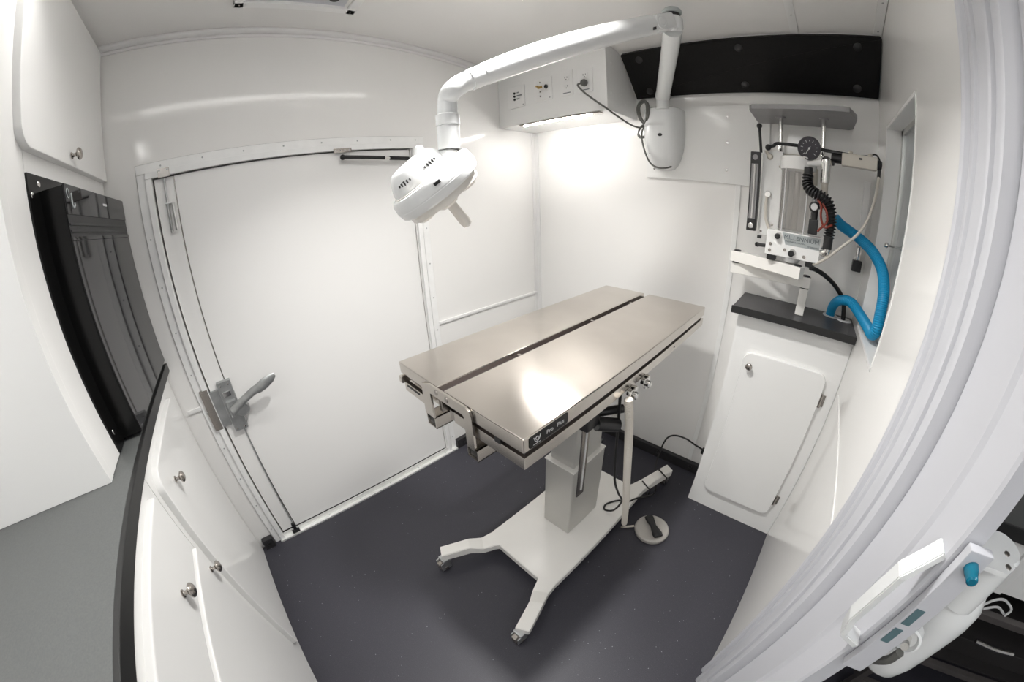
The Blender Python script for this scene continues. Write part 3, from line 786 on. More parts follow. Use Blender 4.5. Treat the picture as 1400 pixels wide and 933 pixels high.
b = NB(); lathe(b, HCn + n*.050, n, [(0, .016), (.01, .0125), (.05, .0135), (.085, .0145), (.097, .012), (.101, .005)], 22); part('sterile_handle', b, 'lens', hd, 'grey white centre handle')
b = NB(); top = HCn - n*.022
bar(b, NP - Z*.080, Vector((NP.x-.004, NP.y-.002, NP.z-.115)), .050, .044, up=Y, bev=.012); part('head_yoke', b, 'lamp', t)
kp = NP + Vector((-.045, -.055, -.080))
b = NB(); lathe(b, kp - Z*.02, Z, [(0, .011), (.030, .011), (.035, .007)], 16); part('tilt_knob', b, 'lamp', t)

# power cord of the lamp
t = thing('power_cord', 'grey power cord plugged into the socket cabinet, tied beside the lamp mount', 'cord', (0.75, 2.0, 1.66))
pts = [(0.584, 1.775, 2.022), (0.571, 1.762, 2.011), (0.604, 1.765, 1.970), (0.658, 1.770, 1.924), (0.695, 1.785, 1.893), (0.709, 1.86, 1.867), (0.724, 1.96, 1.842), (0.745, 2.02, 1.834), (0.772, 2.035, 1.845)]
b = NB(); tube(b, pts, .0045, 10, 8)
loop1 = [(0.772, 2.035, 1.845), (0.752, 2.01, 1.878), (0.752, 1.99, 1.925), (0.775, 1.98, 1.948), (0.800, 1.975, 1.945), (0.808, 1.975, 1.915), (0.797, 1.985, 1.865), (0.775, 2.01, 1.838)]
loop2 = [(0.768, 2.03, 1.850), (0.745, 2.03, 1.83), (0.733, 2.03, 1.805), (0.745, 2.03, 1.785), (0.768, 2.03, 1.787), (0.782, 2.03, 1.805), (0.780, 2.03, 1.835), (0.770, 2.035, 1.852)]
tube(b, loop1, .0045, 10, 8); tube(b, [(x+.006, y-.008, z+.004) for x, y, z in loop1], .0045, 10, 8); tube(b, [(x+.013, y-.004, z-.003) for x, y, z in loop1], .0045, 10, 8)
tube(b, loop2, .0045, 10, 8); tube(b, [(x+.005, y-.007, z+.003) for x, y, z in loop2], .0045, 10, 8)
tube(b, [(0.775, 2.03, 1.845), (0.772, 2.0, 1.815), (0.775, 1.985, 1.775), (0.795, 1.975, 1.710), (0.825, 1.968, 1.655), (0.862, 1.965, 1.632), (0.900, 1.975, 1.630), (0.915, 2.01, 1.640)], .0042, 10, 8)
part('cable', b, 'grey_cable', t)
b = NB(); lathe(b, (0.589, 1.7928, 2.026), -Y, [(0, .017), (.012, .017), (.020, .012), (.022, .006)], 18); part('plug', b, 'grey_cable', t)
b = NB(); box(b, 0.758, 0.790, 2.020, 2.052, 1.845, 1.851, .002); part('cable_tie', b, 'label_white', t)

# =============================================================== anaesthesia cabinet, worktop
t = thing('base_cabinet', 'narrow white base cabinet with a rounded door, under the anaesthesia machine', 'cabinet', (1.56, 1.97, 0))
CF = 1.860
b = NB(); rings(b, [[(x0, CF, z), (W-.001, CF, z), (W-.001, L-.001, z), (x0, L-.001, z)] for x0, z in ((1.322, 0), (1.322, 1.068))])
part('carcass', b, 'white', t)
d = part('door', slab(NB(), (1.383, CF, 0.130), X, Z, rrect(0.362, 0.785, .040, 8), 0.018, 0.004), 'white', t)
part('knob', knob_bm((1.418, CF-.018, 0.860), -Y, .9), 'nickel', d, 'turned satin nickel knob')
for z in (0.235, 0.800):
    b = NB(); cyl(b, (1.750, CF-.008, z-.028), (1.750, CF-.008, z+.028), .008, n=12); box(b, 1.748, 1.768, CF-.004, CF-.0005, z-.026, z+.026, .001)
    part('hinge', b, 'nickel', t)
t = thing('worktop', 'small charcoal worktop under the anaesthesia machine in the back right corner', 'worktop', (1.55, 1.95, 1.068))
b = NB(); box(b, 1.300, W-.001, 1.818, L-.001, 1.072, 1.100, .002); sl_ = part('slab', b, 'dark_top', t)
b = NB(); box(b, 1.296, W-.001, 1.812, 1.818, 1.071, 1.101, .0015); part('edge_band', b, 'edge', t)
for x, y in ((1.703, 2.040), (1.763, 2.020)):
    b = NB(); lathe(b, (x, y, 1.100), Z, [(0, .034), (.003, .034), (.005, .030), (.005, .022), (.002, .021)], 26); part('grommet', b, 'label_white', t)

# =============================================================== folding wall bracket
t = thing('support_arm', 'white flat folding support arm standing on the charcoal worktop', 'arm', (1.565, 1.92, 1.101))
b = NB(); box(b, 1.547, 1.583, 1.905, 1.941, 1.101, 1.208, .003); part('post', b, 'powder', t)
PV = Vector((1.262, 1.925, 0))
b = NB(); bar(b, (1.250, 1.928, 1.233), (1.585, 1.922, 1.233), .036, .044, bev=.003); part('lower_link', b, 'powder', t)
b = NB(); bar(b, (1.250, 1.930, 1.281), (1.545, 1.800, 1.281), .040, .044, bev=.003); part('upper_link', b, 'powder', t)
for p in ((1.565, 1.923, 1.2555), (1.564, 1.923, 1.2085), (1.268, 1.926, 1.3035), (1.268, 1.915, 1.257), (1.525, 1.812, 1.3035)):
    part('bushing', lathe(NB(), Vector(p), Z, [(-.002, .0155), (.003, .0155), (.005, .012)], 16), 'black', t)

# =============================================================== anaesthesia machine
t = thing('anaesthesia_machine', 'anaesthesia machine with pressure gauge, flowmeter and grey top tray in the back right corner', 'machine', (1.5, 1.85, 1.306))
# tray
b = NB(); outline = [(1.300, 1.840), (1.312, 1.822), (1.640, 1.790), (1.662, 1.795), (1.697, 1.895), (1.697, 2.060), (1.680, 2.080), (1.320, 2.080), (1.300, 2.060)]
rings(b, [[(x, y, z) for x, y in outline] for z in (1.856, 1.862)])
tr = part('tray', b, 'tray_grey', t)
b = NB(); rings(b, [[(x, y, 1.862) for x, y in outline], [(x, y, 1.874) for x, y in outline]], cap=False); part('tray_rim', b, 'tray_grey', tr)
for x, y in ((1.408, 1.95), (1.574, 1.93)):
    b = NB(); cyl(b, (x, y, 1.70), (x, y, 1.858), .0095, n=18); p = part('tray_post', b, 'chrome', t)
    b = NB(); lathe(b, (x, y, 1.856), -Z, [(0, .022), (.004, .020), (.006, .011)], 18); part('collar', b, 'tray_grey', p)
# backplate and flowmeter
b = NB(); box(b, 1.345, 1.425, 1.90, 1.945, 1.385, 1.715, .003); bp_ = part('back_plate', b, 'white', t)
b = NB(); box(b, 1.39, 1.53, 1.915, 1.945, 1.68, 1.71, .003); part('manifold', b, 'cream', t)
b = NB(); box(b, 1.303, 1.341, 1.862, 1.895, 1.398, 1.702, .003); fm = part('flowmeter', b, 'black', t)
b = NB(); box(b, 1.309, 1.335, 1.857, 1.862, 1.445, 1.655, .001); part('scale_plate', b, 'tray_grey', fm)
b = NB(); cyl(b, (1.322, 1.856, 1.447), (1.322, 1.856, 1.652), .007, n=14); part('glass_tube', b, 'acrylic', fm)
b = NB(); cyl(b, (1.322, 1.856, 1.447), (1.322, 1.856, 1.652), .0035, n=12); part('float_rod', b, 'label_white', fm)
b = NB(); lathe(b, (1.322, 1.862, 1.418), -Y, [(0, .012), (.012, .011), (.014, .008)], 18); part('needle_knob', b, 'chrome', fm)
b = NB(); lathe(b, (1.322, 1.862, 1.680), -Y, [(0, .011), (.003, .010)], 18); part('cap', b, 'tray_grey', fm)
b = NB(); lathe(b, (1.374, 1.90, 1.690), -Y, [(0, .012), (.006, .012), (.012, .008)], 18); cyl(b, (1.368, 1.893, 1.695), (1.358, 1.888, 1.712), .006, n=10); part('elbow_fitting', b, 'cream', bp_)
b = NB(); lathe(b, (1.374, 1.90, 1.545), -Y, [(0, .014), (.010, .014), (.014, .011)], 18); part('port', b, 'chrome', bp_)
b = NB(); tube(b, [(1.372, 1.885, 1.535), (1.370, 1.880, 1.50), (1.374, 1.875, 1.46), (1.388, 1.870, 1.425), (1.400, 1.860, 1.41)], .006, 10, 6); part('supply_hose', b, 'clear_hose', t)
for q in ((1.414, 1.900, 1.655), (1.40, 1.90, 1.43), (1.358, 1.90, 1.40)): part('screw', screw_bm(q, -Y, .005), 'nickel', bp_)
b = NB(); cyl(b, (1.352, 1.90, 1.345), (1.392, 1.86, 1.350), .007, n=12); lathe(b, (1.346, 1.905, 1.345), (1, -1, 0), [(0, .009), (.01, .009)], 12); box(b, 1.348, 1.364, 1.88, 1.90, 1.372, 1.384, .002); part('outlet_nipple', b, 'black', t)
# canister with white caps
cx, cy = 1.486, 1.875
b = NB(); lathe(b, (cx, cy, 1.425), Z, [(0, .060), (.005, .062), (.220, .062), (.225, .060)], 40); cn = part('absorber_canister', b, 'acrylic', t, 'clear round canister')
b = NB(); lathe(b, (cx, cy, 1.428), Z, [(0, .012), (.215, .012)], 20); part('centre_tube', b, 'acrylic', cn)
b = NB(); lathe(b, (cx, cy, 1.645), Z, [(0, .066), (.004, .068), (.044, .068), (.048, .064)], 40); part('canister_cap', b, 'white', cn)
for a in (0.4, 2.2, 4.0, 5.4):
    b = NB(); cyl(b, (cx+.064*math.cos(a), cy+.064*math.sin(a), 1.41), (cx+.064*math.cos(a), cy+.064*math.sin(a), 1.65), .003, n=8); part('tie_rod', b, 'label_white', cn)
# dome valve arm and check valve
b = NB(); tube(b, [(cx+.02, 1.83, 1.668), (1.54, 1.825, 1.672), (1.575, 1.82, 1.680)], .012, 14, 5); part('valve_arm', b, 'white', t)
b = NB(); lathe(b, (1.586, 1.82, 1.608), Z, [(0, .016), (.008, .017), (.050, .017), (.062, .021), (.080, .020), (.092, .010)], 24); part('relief_valve', b, 'chrome', t)
b = NB(); lathe(b, (1.545, 1.875, 1.600), Z, [(0, .016), (.055, .016), (.06, .012)], 20); part('side_port', b, 'cream', t)
b = NB(); cyl(b, (1.506, 1.835, 1.69), (1.506, 1.83, 1.706), .010, n=16); cyl(b, (1.54, 1.84, 1.69), (1.54, 1.84, 1.704), .009, n=16); part('gauge_fitting', b, 'chrome', t)
# round pressure gauge
gp = Vector((1.524, 1.815, 1.722)); gn = Vector((0.02, -0.98, -0.18)).normalized()
b = NB(); lathe(b, gp + gn*-.018, gn, [(0, .038), (.004, .042), (.024, .042), (.028, .040), (.028, .037), (.022, .036)], 40); ga = part('pressure_gauge', b, 'gauge_face', t)
dg, ug, vg = basis(gn); ug = X.copy(); vg = ug.cross(gn).normalized() * -1
b = NB(); lathe(b, gp + gn*.003, gn, [(0, .035), (.0012, .035)], 40); part('dial', b, 'gauge_face', ga)
b = NB()
upv = (Z - gn*Z.dot(gn)).normalized(); rtv = upv.cross(gn) * -1
for k in range(11):
    a = R(225 - 27*k); q = gp + gn*.0052 + (rtv*math.cos(a) + upv*math.sin(a))*.027
    obox(b, q, rtv*math.cos(a) + upv*math.sin(a), -rtv*math.sin(a) + upv*math.cos(a), gn, .008 if k % 2 == 0 else .005, .0016, .0006)
part('scale_marks', b, 'label_white', ga)
b = NB(); obox(b, gp + gn*.006 - upv*.006 + rtv*.004, (rtv*.6 - upv).normalized(), (rtv + upv*.6).normalized(), gn, .030, .002, .0008); lathe(b, gp + gn*.005, gn, [(0, .004), (.002, .003)], 12); part('needle', b, 'label_white', ga)
# black hose bar and ventilator-style cream block at right
b = NB(); tube(b, [(1.372, 1.86, 1.722), (1.392, 1.86, 1.728), (1.41, 1.865, 1.738), (1.53, 1.875, 1.735), (1.60, 1.87, 1.728), (1.70, 1.86, 1.722), (1.735, 1.855, 1.724)], .0062, 10, 6); hb_ = part('black_tube', b, 'black', t)
b = NB(); sphere(b, (1.370, 1.86, 1.720), .012, 8); part('tube_end', b, 'black', hb_)
b = NB(); tube(b, [(1.735, 1.855, 1.724), (1.76, 1.85, 1.735), (1.775, 1.845, 1.72), (1.772, 1.84, 1.705)], .003, 8, 6); part('thin_wire', b, 'black', hb_)
b = NB(); tube(b, [(1.333, 1.875, 1.80), (1.342, 1.87, 1.70)], .0055, 10, 1); sphere(b, (1.333, 1.875, 1.803), .011, 8); part('hook_tube', b, 'black', t)
b = NB(); obox(b, (1.705, 1.84, 1.700), (1, -.10, -.02), (.1, 1, 0), (0, 0, 1), .125, .040, .044, .003); blk = part('valve_block', b, 'cream', t)
b = NB(); cyl(b, (1.643, 1.846, 1.702), (1.605, 1.85, 1.704), .018, n=20); box(b, 1.603, 1.617, 1.838, 1.862, 1.676, 1.70, .002); part('valve_knob', b, 'black', blk)
b = NB(); lathe(b, (1.768, 1.834, 1.698), X, [(0, .017), (.012, .017), (.015, .013)], 18); cyl(b, (1.776, 1.834, 1.682), (1.776, 1.834, 1.655), .006, n=12); part('end_fitting', b, 'black', blk)
for q in (1.672, 1.742):
    b = NB(); lathe(b, (q, 1.838, 1.720), Z, [(0, .009), (.010, .008), (.012, .005)], 14); part('top_fitting', b, 'cream', blk)
b = NB(); box(b, 1.700, 1.712, 1.8175, 1.8195, 1.705, 1.711); part('marking', b, 'black', blk)
# lettered control box
FYm = 1.800
b = NB(); box(b, 1.394, 1.598, FYm, FYm+0.075, 1.326, 1.418, .004); cb = part('control_box', b, 'white', t)
b = NB(); rings(b, [[(x, y, z) for x, z in ((1.468, 1.372), (1.594, 1.372), (1.594, 1.414), (1.452, 1.414))] for y in (FYm-.0005, FYm+.001)]); part('name_plate', b, 'label_grey', cb)
b = text_bm('MILLENNIUM', 0.0225, (1.4595, FYm-.0012, 1.3925), X, Z, .0004); part('lettering', b, 'ink', cb)
b = text_bm('ANESTHESIA MACHINE', 0.0075, (1.4645, FYm-.0012, 1.3825), X, Z, .0004); part('lettering', b, 'ink', cb)
b = text_bm('VETERINARY', 0.0075, (1.548, FYm-.0012, 1.376), X, Z, .0004); part('lettering', b, 'ink', cb)
for x, z, r in ((1.436, 1.398, .0115), (1.494, 1.345, .0125)):
    b = NB(); lathe(b, (x+.004, FYm, z+.004), -Y, [(0, r*1.05), (.006, r*1.0)], 20); part('knob_collar', b, 'chrome', cb)
    b = NB(); lathe(b, (x, FYm-.006, z), -Y, [(0, r*.95), (.014, r*.9), (.016, r*.6)], 20); part('control_knob', b, 'black', cb)
for x, z in ((1.412, 1.366), (1.412, 1.343), (1.468, 1.353), (1.542, 1.340)):
    b = NB(); lathe(b, (x, FYm, z), -Y, [(0, .006), (.003, .0055), (.003, .003), (.0005, .003)], 14); part('socket_screw', b, 'nickel', cb)
for x in (1.420, 1.568):
    b = NB(); box(b, x-.018, x+.018, FYm+.010, FYm+.05, 1.306, 1.326, .004); part('foot', b, 'black', cb)
b = NB(); lathe(b, (1.494, FYm+.04, 1.326), -Z, [(0, .038), (.004, .038), (.016, .030), (.022, .012)], 26); part('bottom_port', b, 'label_white', cb)
# corrugated black hose, black valve, red tubing, chrome elbow
cp_ = [(1.525, 1.815, 1.630), (1.524, 1.81, 1.605), (1.532, 1.80, 1.582), (1.555, 1.79, 1.567), (1.578, 1.785, 1.560), (1.600, 1.785, 1.545), (1.614, 1.79, 1.520), (1.620, 1.79, 1.49), (1.622, 1.79, 1.46), (1.620, 1.79, 1.425)]
b = NB(); corr_tube(b, cp_, .0135, .0205, .0105); part('corrugated_hose', b, 'black', t, 'black corrugated hose')
b = NB(); cyl(b, (1.525, 1.815, 1.628), (1.525, 1.815, 1.655), .016, n=18); part('hose_cuff', b, 'black', t)
b = NB(); cyl(b, (1.620, 1.79, 1.385), (1.620, 1.79, 1.43), .017, n=18); part('hose_cuff', b, 'black', t)
b = NB(); tube(b, [(1.60, 1.815, 1.372), (1.612, 1.80, 1.370), (1.622, 1.792, 1.376), (1.621, 1.79, 1.392)], .014, 16, 6); part('chrome_elbow', b, 'chrome', t)
b = NB(); lathe(b, (1.560, 1.79, 1.478), Z, [(0, .012), (.04, .0125), (.042, .017), (.058, .017)], 20); box(b, 1.543, 1.577, 1.775, 1.805, 1.425, 1.478, .004); bv = part('pressure_regulator', b, 'black', t)
b = NB(); lathe(b, (1.556, 1.775, 1.520), (0, -1, 0), [(-.02, .017), (.004, .018), (.006, .0155)], 24); part('regulator_gauge', b, 'black', bv)
b = NB(); lathe(b, (1.556, 1.769, 1.520), (0, -1, 0), [(0, .012), (.001, .012)], 24); part('dial', b, 'label_white', bv)
b = NB(); tube(b, [(1.565, 1.785, 1.548), (1.580, 1.765, 1.528), (1.582, 1.76, 1.495), (1.590, 1.762, 1.47), (1.60, 1.765, 1.462)], .004, 8, 6)
tube(b, [(1.585, 1.775, 1.535), (1.600, 1.76, 1.51), (1.606, 1.756, 1.480), (1.598, 1.76, 1.465), (1.585, 1.765, 1.450), (1.578, 1.77, 1.44)], .004, 8, 6)
tube(b, [(1.590, 1.765, 1.462), (1.605, 1.755, 1.458), (1.625, 1.765, 1.47)], .004, 8, 6)
part('red_tubing', b, 'red', t)
b = NB(); lathe(b, (1.570, 1.80, 1.535), (.2, -1, .3), [(0, .022), (.010, .024), (.018, .018)], 20); part('valve_dome', b, 'tray_grey', t)
b = NB(); tube(b, [(1.586, 1.82, 1.612), (1.588, 1.83, 1.57), (1.600, 1.84, 1.52)], .013, 12, 5); part('pale_hose', b, 'clear_hose', t)
# milky hose from the block down across to the underside
b = NB(); tube(b, [(1.776, 1.834, 1.660), (1.768, 1.812, 1.59), (1.750, 1.795, 1.516), (1.720, 1.790, 1.456), (1.670, 1.785, 1.402), (1.613, 1.795, 1.343), (1.572, 1.82, 1.314)], .0055, 10, 8)
part('exhaust_hose', b, 'clear_hose', t, 'thin milky hose')

# thin clear/black hoses into the counter
b = NB(); tube(b, [(1.575, 1.93, 1.290), (1.60, 1.95, 1.285), (1.65, 1.98, 1.262), (1.70, 2.01, 1.225), (1.742, 2.02, 1.175), (1.760, 2.02, 1.102)], .0095, 12, 8)
solo('hose', b, 'cable', 'thin black hose from the anaesthesia machine down into the worktop', 'hose')
bl = [(1.700, 2.035, 1.101), (1.702, 2.02, 1.145), (1.712, 1.97, 1.180), (1.735, 1.93, 1.200), (1.762, 1.891, 1.202), (1.795, 1.829, 1.180), (1.818, 1.740, 1.166), (1.826, 1.672, 1.165),
      (1.829, 1.645, 1.192), (1.829, 1.654, 1.237), (1.829, 1.684, 1.301), (1.822, 1.761, 1.359), (1.790, 1.838, 1.406), (1.745, 1.900, 1.437), (1.700, 1.90, 1.458), (1.665, 1.887, 1.474), (1.640, 1.87, 1.492)]
b = NB(); corr_tube(b, bl, .0185, .0200, .006, 16)
solo('hose', b, 'hose_blue', 'bright blue scavenging hose looping from the anaesthesia machine into the worktop', 'hose')
# wall socket strip and white conduit beside the window
t = thing('conduit', 'white vertical cable trunking with a black socket end beside the window', 'trunking', (1.72, L-.02, 1.35))
b = NB(); box(b, 1.755, 1.783, L-.030, L, 1.40, 1.66, .003); part('cover', b, 'trim', t)
b = NB(); box(b, 1.758, 1.780, L-.034, L-.004, 1.345, 1.400, .004); part('clip', b, 'chrome', t)
b = NB(); box(b, 1.750, 1.790, L-.040, L-.002, 1.300, 1.345, .004); part('socket', b, 'black', t)

# =============================================================== operating table
t = thing('operating_table', 'stainless steel operating table with a split top on a wheeled white base', 'table', (0.92, 1.30, 0))
TX0, TX1, TY0, TY1, TZ = 0.660, 1.172, 0.745, 1.870, 1.050
GX0, GX1 = 0.872, 0.898
TH = 0.038
def top_pan(x0, x1, nm='top_panel'):
    bm = NB(); box(bm, x0, x1, TY0, TY1, TZ-TH, TZ, .0035, 3); return part(nm, bm, 'steel', t)
top_pan(TX0, GX0); tp = top_pan(GX1, TX1)
b = NB(); box(b, GX0+.0005, GX1-.0005, TY0+.012, TY1-.004, TZ-TH-.004, TZ-.016); part('centre_channel', b, 'darkgap', t)
for y in (1.02, 1.40, 1.70):
    b = NB(); cyl(b, ((GX0+GX1)/2+.003, y, TZ-.016), ((GX0+GX1)/2+.003, y, TZ-.004), .006, n=12); part('channel_peg', b, 'nickel', t)
# dark gap layer and lower trays
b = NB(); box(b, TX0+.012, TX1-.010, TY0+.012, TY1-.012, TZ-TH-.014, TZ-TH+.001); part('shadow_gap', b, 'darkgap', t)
b = NB(); box(b, TX0+.006, GX0-.03, TY0+.02, TY1-.003, TZ-TH-.045, TZ-TH-.013, .001); part('lower_rail', b, 'steel', t)
b = NB(); box(b, GX1+.03, TX1-.001, TY0+.003, TY1-.003, TZ-TH-.045, TZ-TH-.013, .001); part('lower_rail', b, 'steel', t)
b = NB(); lathe(b, (TX1-.001, 1.52, TZ-TH-.030), X, [(0, .004), (.001, .004)], 12); part('rail_hole', b, 'black', t)
# end bracket: a stepped plate with two drop legs
by = TY0 - 0.001
ol = [(0.797, 0.940), (0.840, 0.940), (0.840, 1.020), (0.980, 1.022), (0.985, 1.018), (0.985, 0.930), (1.015, 0.930), (1.015, 1.028), (1.008, 1.043), (0.992, 1.049), (0.840, 1.049), (0.800, 1.036)]
b = NB(); rings(b, [[(x, y, z) for x, z in ol] for y in (by, by-.006)]); eb = part('end_bracket', b, 'steel', t)
sub_screws(eb, [(0.872, by-.006, 1.036), (0.918, by-.006, 1.035)], -Y, 0.008, 'nickel', 'dome_bolt')
for x0, x1, z0 in ((0.797, 0.840, 0.902), (0.980, 1.020, 0.896)):
    b = NB(); 
    for q in ((x0, x1, z0, z0+.003), (x0, x1, z0+.035, z0+.038), (x0, x0+.003, z0, z0+.038), (x1-.003, x1, z0, z0+.038)):
        box(b, q[0], q[1], by-.004, by+.36, q[2], q[3])
    tb = part('square_tube', b, 'steel', t)
    b = NB(); box(b, x0+.004, x1-.004, by+.002, by+.01, z0+.004, z0+.034); part('tube_plug', b, 'black', tb)
b = NB(); box(b, 0.842, 0.978, by+.03, by+.33, 0.955, 0.965, .001); box(b, .85, .866, by+.01, by+.05, .965, 1.0, .002); box(b, .90, .92, by+.01, by+.05, .962, .99, .002); part('hinge_block', b, 'nickel', t)
# corner claw at the far-left end
b = NB(); box(b, 0.661, 0.682, by-.010, by+.03, 0.985, 1.008, .005); box(b, 0.682, 0.800, by-.002, by+.012, 0.962, 0.992, .002); part('rail_claw', b, 'steel', t)
b = NB(); box(b, 0.700, 0.770, by-.0035, by-.001, 0.982, 0.987); part('slot', b, 'black', t)
b = NB(); box(b, 1.080, 1.100, TY0+.002, TY0+.02, 0.995, 1.014, .002); part('stop_block', b, 'black', t)
# printed plate on the side
nb_ = part('name_plate', slab(NB(), (TX1, 0.760, 1.0170), Y, Z, rrect(0.125, 0.030, .006, 4), 0.0012, .0004), 'gloss_black', t)
b = text_bm('Pro', 0.015, (TX1+.0015, 0.812, 1.0275), Y, Z, .0003); part('lettering', b, 'label_white', nb_)
b = text_bm('Plus', 0.015, (TX1+.0015, 0.846, 1.0275), Y, Z, .0003); part('lettering', b, 'label_white', nb_)
b = NB(); ex = TX1+.0016
tube(b, [(ex, .773, 1.0405), (ex, .777, 1.031), (ex, .783, 1.0275), (ex, .789, 1.031), (ex, .793, 1.0405)], .0010, 6, 5)
tube(b, [(ex, .783+.0042*math.cos(a), 1.0355+.0042*math.sin(a)) for a in [2*PI*k/12 for k in range(13)]], .0008, 6, 1)
box(b, TX1+.001, TX1+.0016, .772, .794, 1.0215, 1.0228); part('emblem', b, 'label_white', nb_)
# column
b = NB(); box(b, 0.80, 1.04, 1.10, 1.52, 0.958, 0.976, .002); part('top_mount', b, 'powder', t)
for nm, w, l, z0, z1 in (('outer_sleeve', .150, .225, .086, .490), ('middle_sleeve', .122, .192, .49, .700), ('inner_sleeve', .098, .164, .70, .958)):
    b = NB(); box(b, .908-w/2, .908+w/2, 1.318-l/2, 1.318+l/2, z0, z1, .008, 3); c_ = part(nm, b, 'column', t)
    if nm != 'inner_sleeve':
        b = NB(); box(b, .908-w/2-.002, .908+w/2+.002, 1.318-l/2-.002, 1.318+l/2+.002, z1-.006, z1+.001, .002); part('sleeve_rim', b, 'powder', c_)
b = NB(); box(b, 1.00, 1.06, 1.08, 1.20, .925, .958, .004); part('actuator_cover', b, 'powder', t)
# base plate with splayed legs, each rising before the caster
b = NB(); z0, z1 = .050, .086
plate = [(0.735, 0.945), (1.085, 0.945), (1.110, 0.985), (1.110, 1.640), (1.085, 1.675), (0.735, 1.675), (0.712, 1.640), (0.712, 0.985)]
plate = [(0.772, 0.952), (1.038, 0.945), (1.112, 0.975), (1.112, 1.635), (1.050, 1.668), (0.772, 1.668), (0.715, 1.630), (0.715, 0.985)]
rings(b, [[(x, y, z) for x, y in plate] for z in (z0, z1)]); bmesh.ops.bevel(b, geom=b.edges[:], offset=.003, segments=2, affect='EDGES'); part('base_plate', b, 'powder', t)
def leg(sx, sy):
    ax = .9135; ay = 1.310
    def P(x, y): return (ax + sx*x, ay + sy*y)
    # outline cross-sections across the leg (inner pt, outer pt), top z, bottom z
    secs = [((.070, .300), (.186, .270), .0855, .0505), ((.128, .372), (.198, .335), .0858, .0502),
            ((.150, .425), (.205, .388), .088, .052), ((.182, .475), (.228, .446), .112, .066), ((.226, .598), (.274, .572), .118, .078)]
    rs = []
    for a, c, zt, zb in secs:
        A, Cc = P(*a), P(*c)
        rs.append([(A[0], A[1], zb), (Cc[0], Cc[1], zb), (Cc[0], Cc[1], zt), (A[0], A[1], zt)])
    bm = NB(); rings(bm, rs); bmesh.ops.bevel(bm, geom=bm.edges[:], offset=.0025, segments=2, affect='EDGES')
    lg = part('leg', bm, 'powder', t)
    cx_, cy_ = P(.238, .580)
    bm = NB(); box(bm, cx_-.022, cx_+.022, cy_-.022, cy_+.022, .066, .080, .003); box(bm, cx_-.021, cx_-.016, cy_-.036, cy_+.014, .016, .068, .001); box(bm, cx_+.016, cx_+.021, cy_-.036, cy_+.014, .016, .068, .001)
    ck = part('caster', bm, 'zinc', lg)
    bm = NB(); wy = cy_ - .012
    cyl(bm, (cx_-.014, wy, .0275), (cx_+.014, wy, .0275), .0275, n=24); cyl(bm, (cx_-.024, wy, .0275), (cx_+.024, wy, .0275), .009, n=12)
    part('caster_wheel', bm, 'rack', lg)
    bm = NB(); obox(bm, (cx_-.004, cy_+sy*.030, .055), X, (0, .8, .5), Z, .022, .020, .004, .001); part('brake_lever', bm, 'nickel', lg)
for sx in (-1, 1):
    for sy in (-1, 1): leg(sx, sy)
# tilt lock with black clamp and slotted bar
b = NB(); obox(b, (1.110, 1.062, .735), X, Y, Z, .006, .036, .30, .001); sb = part('slotted_bar', b, 'nickel', t)
b = NB(); obox(b, (1.114, 1.062, .730), X, Y, Z, .003, .007, .24); part('slot', b, 'label_white', sb)
b = NB(); box(b, 1.085, 1.130, 1.040, 1.100, .865, .915, .008); cyl(b, (1.12, 1.10, .865), (1.16, 1.16, .845), .022, n=14); cyl(b, (1.10, 1.13, .880), (1.15, 1.20, .880), .014, n=12); part('clamp_knob', b, 'black', t)
b = NB(); lathe(b, (1.120, 1.215, .80), Z, [(0, .010), (.04, .012)], 12); part('clamp_stud', b, 'powder', t)
# two chrome rail clamps
for y in (1.183, 1.268):
    b = NB(); box(b, TX1+.000, TX1+.016, y-.022, y+.022, .955, .972, .003); cyl(b, (TX1+.010, y, .972), (TX1+.010, y, .935), .007, n=12); lathe(b, (TX1+.012, y, .952), X, [(0, .012), (.012, .012), (.016, .008)], 16)
    part('rail_clamp', b, 'chrome', t)

# foot switch, its milky tube and the lift cable
t = thing('foot_pedal', 'round beige foot pedal with a black rocker on the dark floor by the table base', 'pedal', (1.262, 1.535, 0))
b = NB(); lathe(b, (1.262, 1.535, 0), Z, [(0, .084), (.010, .088), (.020, .086), (.026, .079), (.028, .001)], 44); part('base', b, 'pedal', t)
b = NB(); rs = []
p0, p1 = Vector((1.214, 1.575, .042)), Vector((1.316, 1.493, .042)); dv = (p1-p0); nn = dv.normalized(); sd = nn.cross(Z)
for s, w, h in ((0, .022, .012), (.12, .023, .016), (.5, .015, .010), (.88, .026, .016), (1, .024, .010)):
    c = p0 + dv*s; rs.append([c + sd*w*math.cos(a) + Z*h*math.sin(a) for a in [2*PI*k/12 for k in range(12)]])
rings(b, rs); part('rocker', b, 'black', t)
b = NB(); tube(b, [(1.178, 1.500, .012), (1.150, 1.475, .010), (1.135, 1.45, .02), (1.150, 1.430, .06), (1.158, 1.405, .12)], .0055, 8, 6); part('lead', b, 'clear_hose', t)
b = NB(); corr_tube(b, [(1.188, 1.150, .955), (1.196, 1.165, .85), (1.200, 1.21, .62), (1.195, 1.28, .38), (1.170, 1.375, .16)], .0115, .0135, .006, 12)
solo('hose', b, 'clear_hose', 'milky ribbed cable sleeve hanging from the table edge towards the foot pedal', 'hose')
b = NB(); tube(b, [(1.160, 1.150, .955), (1.155, 1.170, .85), (1.140, 1.22, .66), (1.130, 1.27, .50), (1.115, 1.36, .34), (1.110, 1.43, .22), (1.075, 1.44, .120), (1.030, 1.435, .094), (1.015, 1.47, .093), (1.050, 1.53, .093), (1.100, 1.56, .095)], .0048, 8, 8)
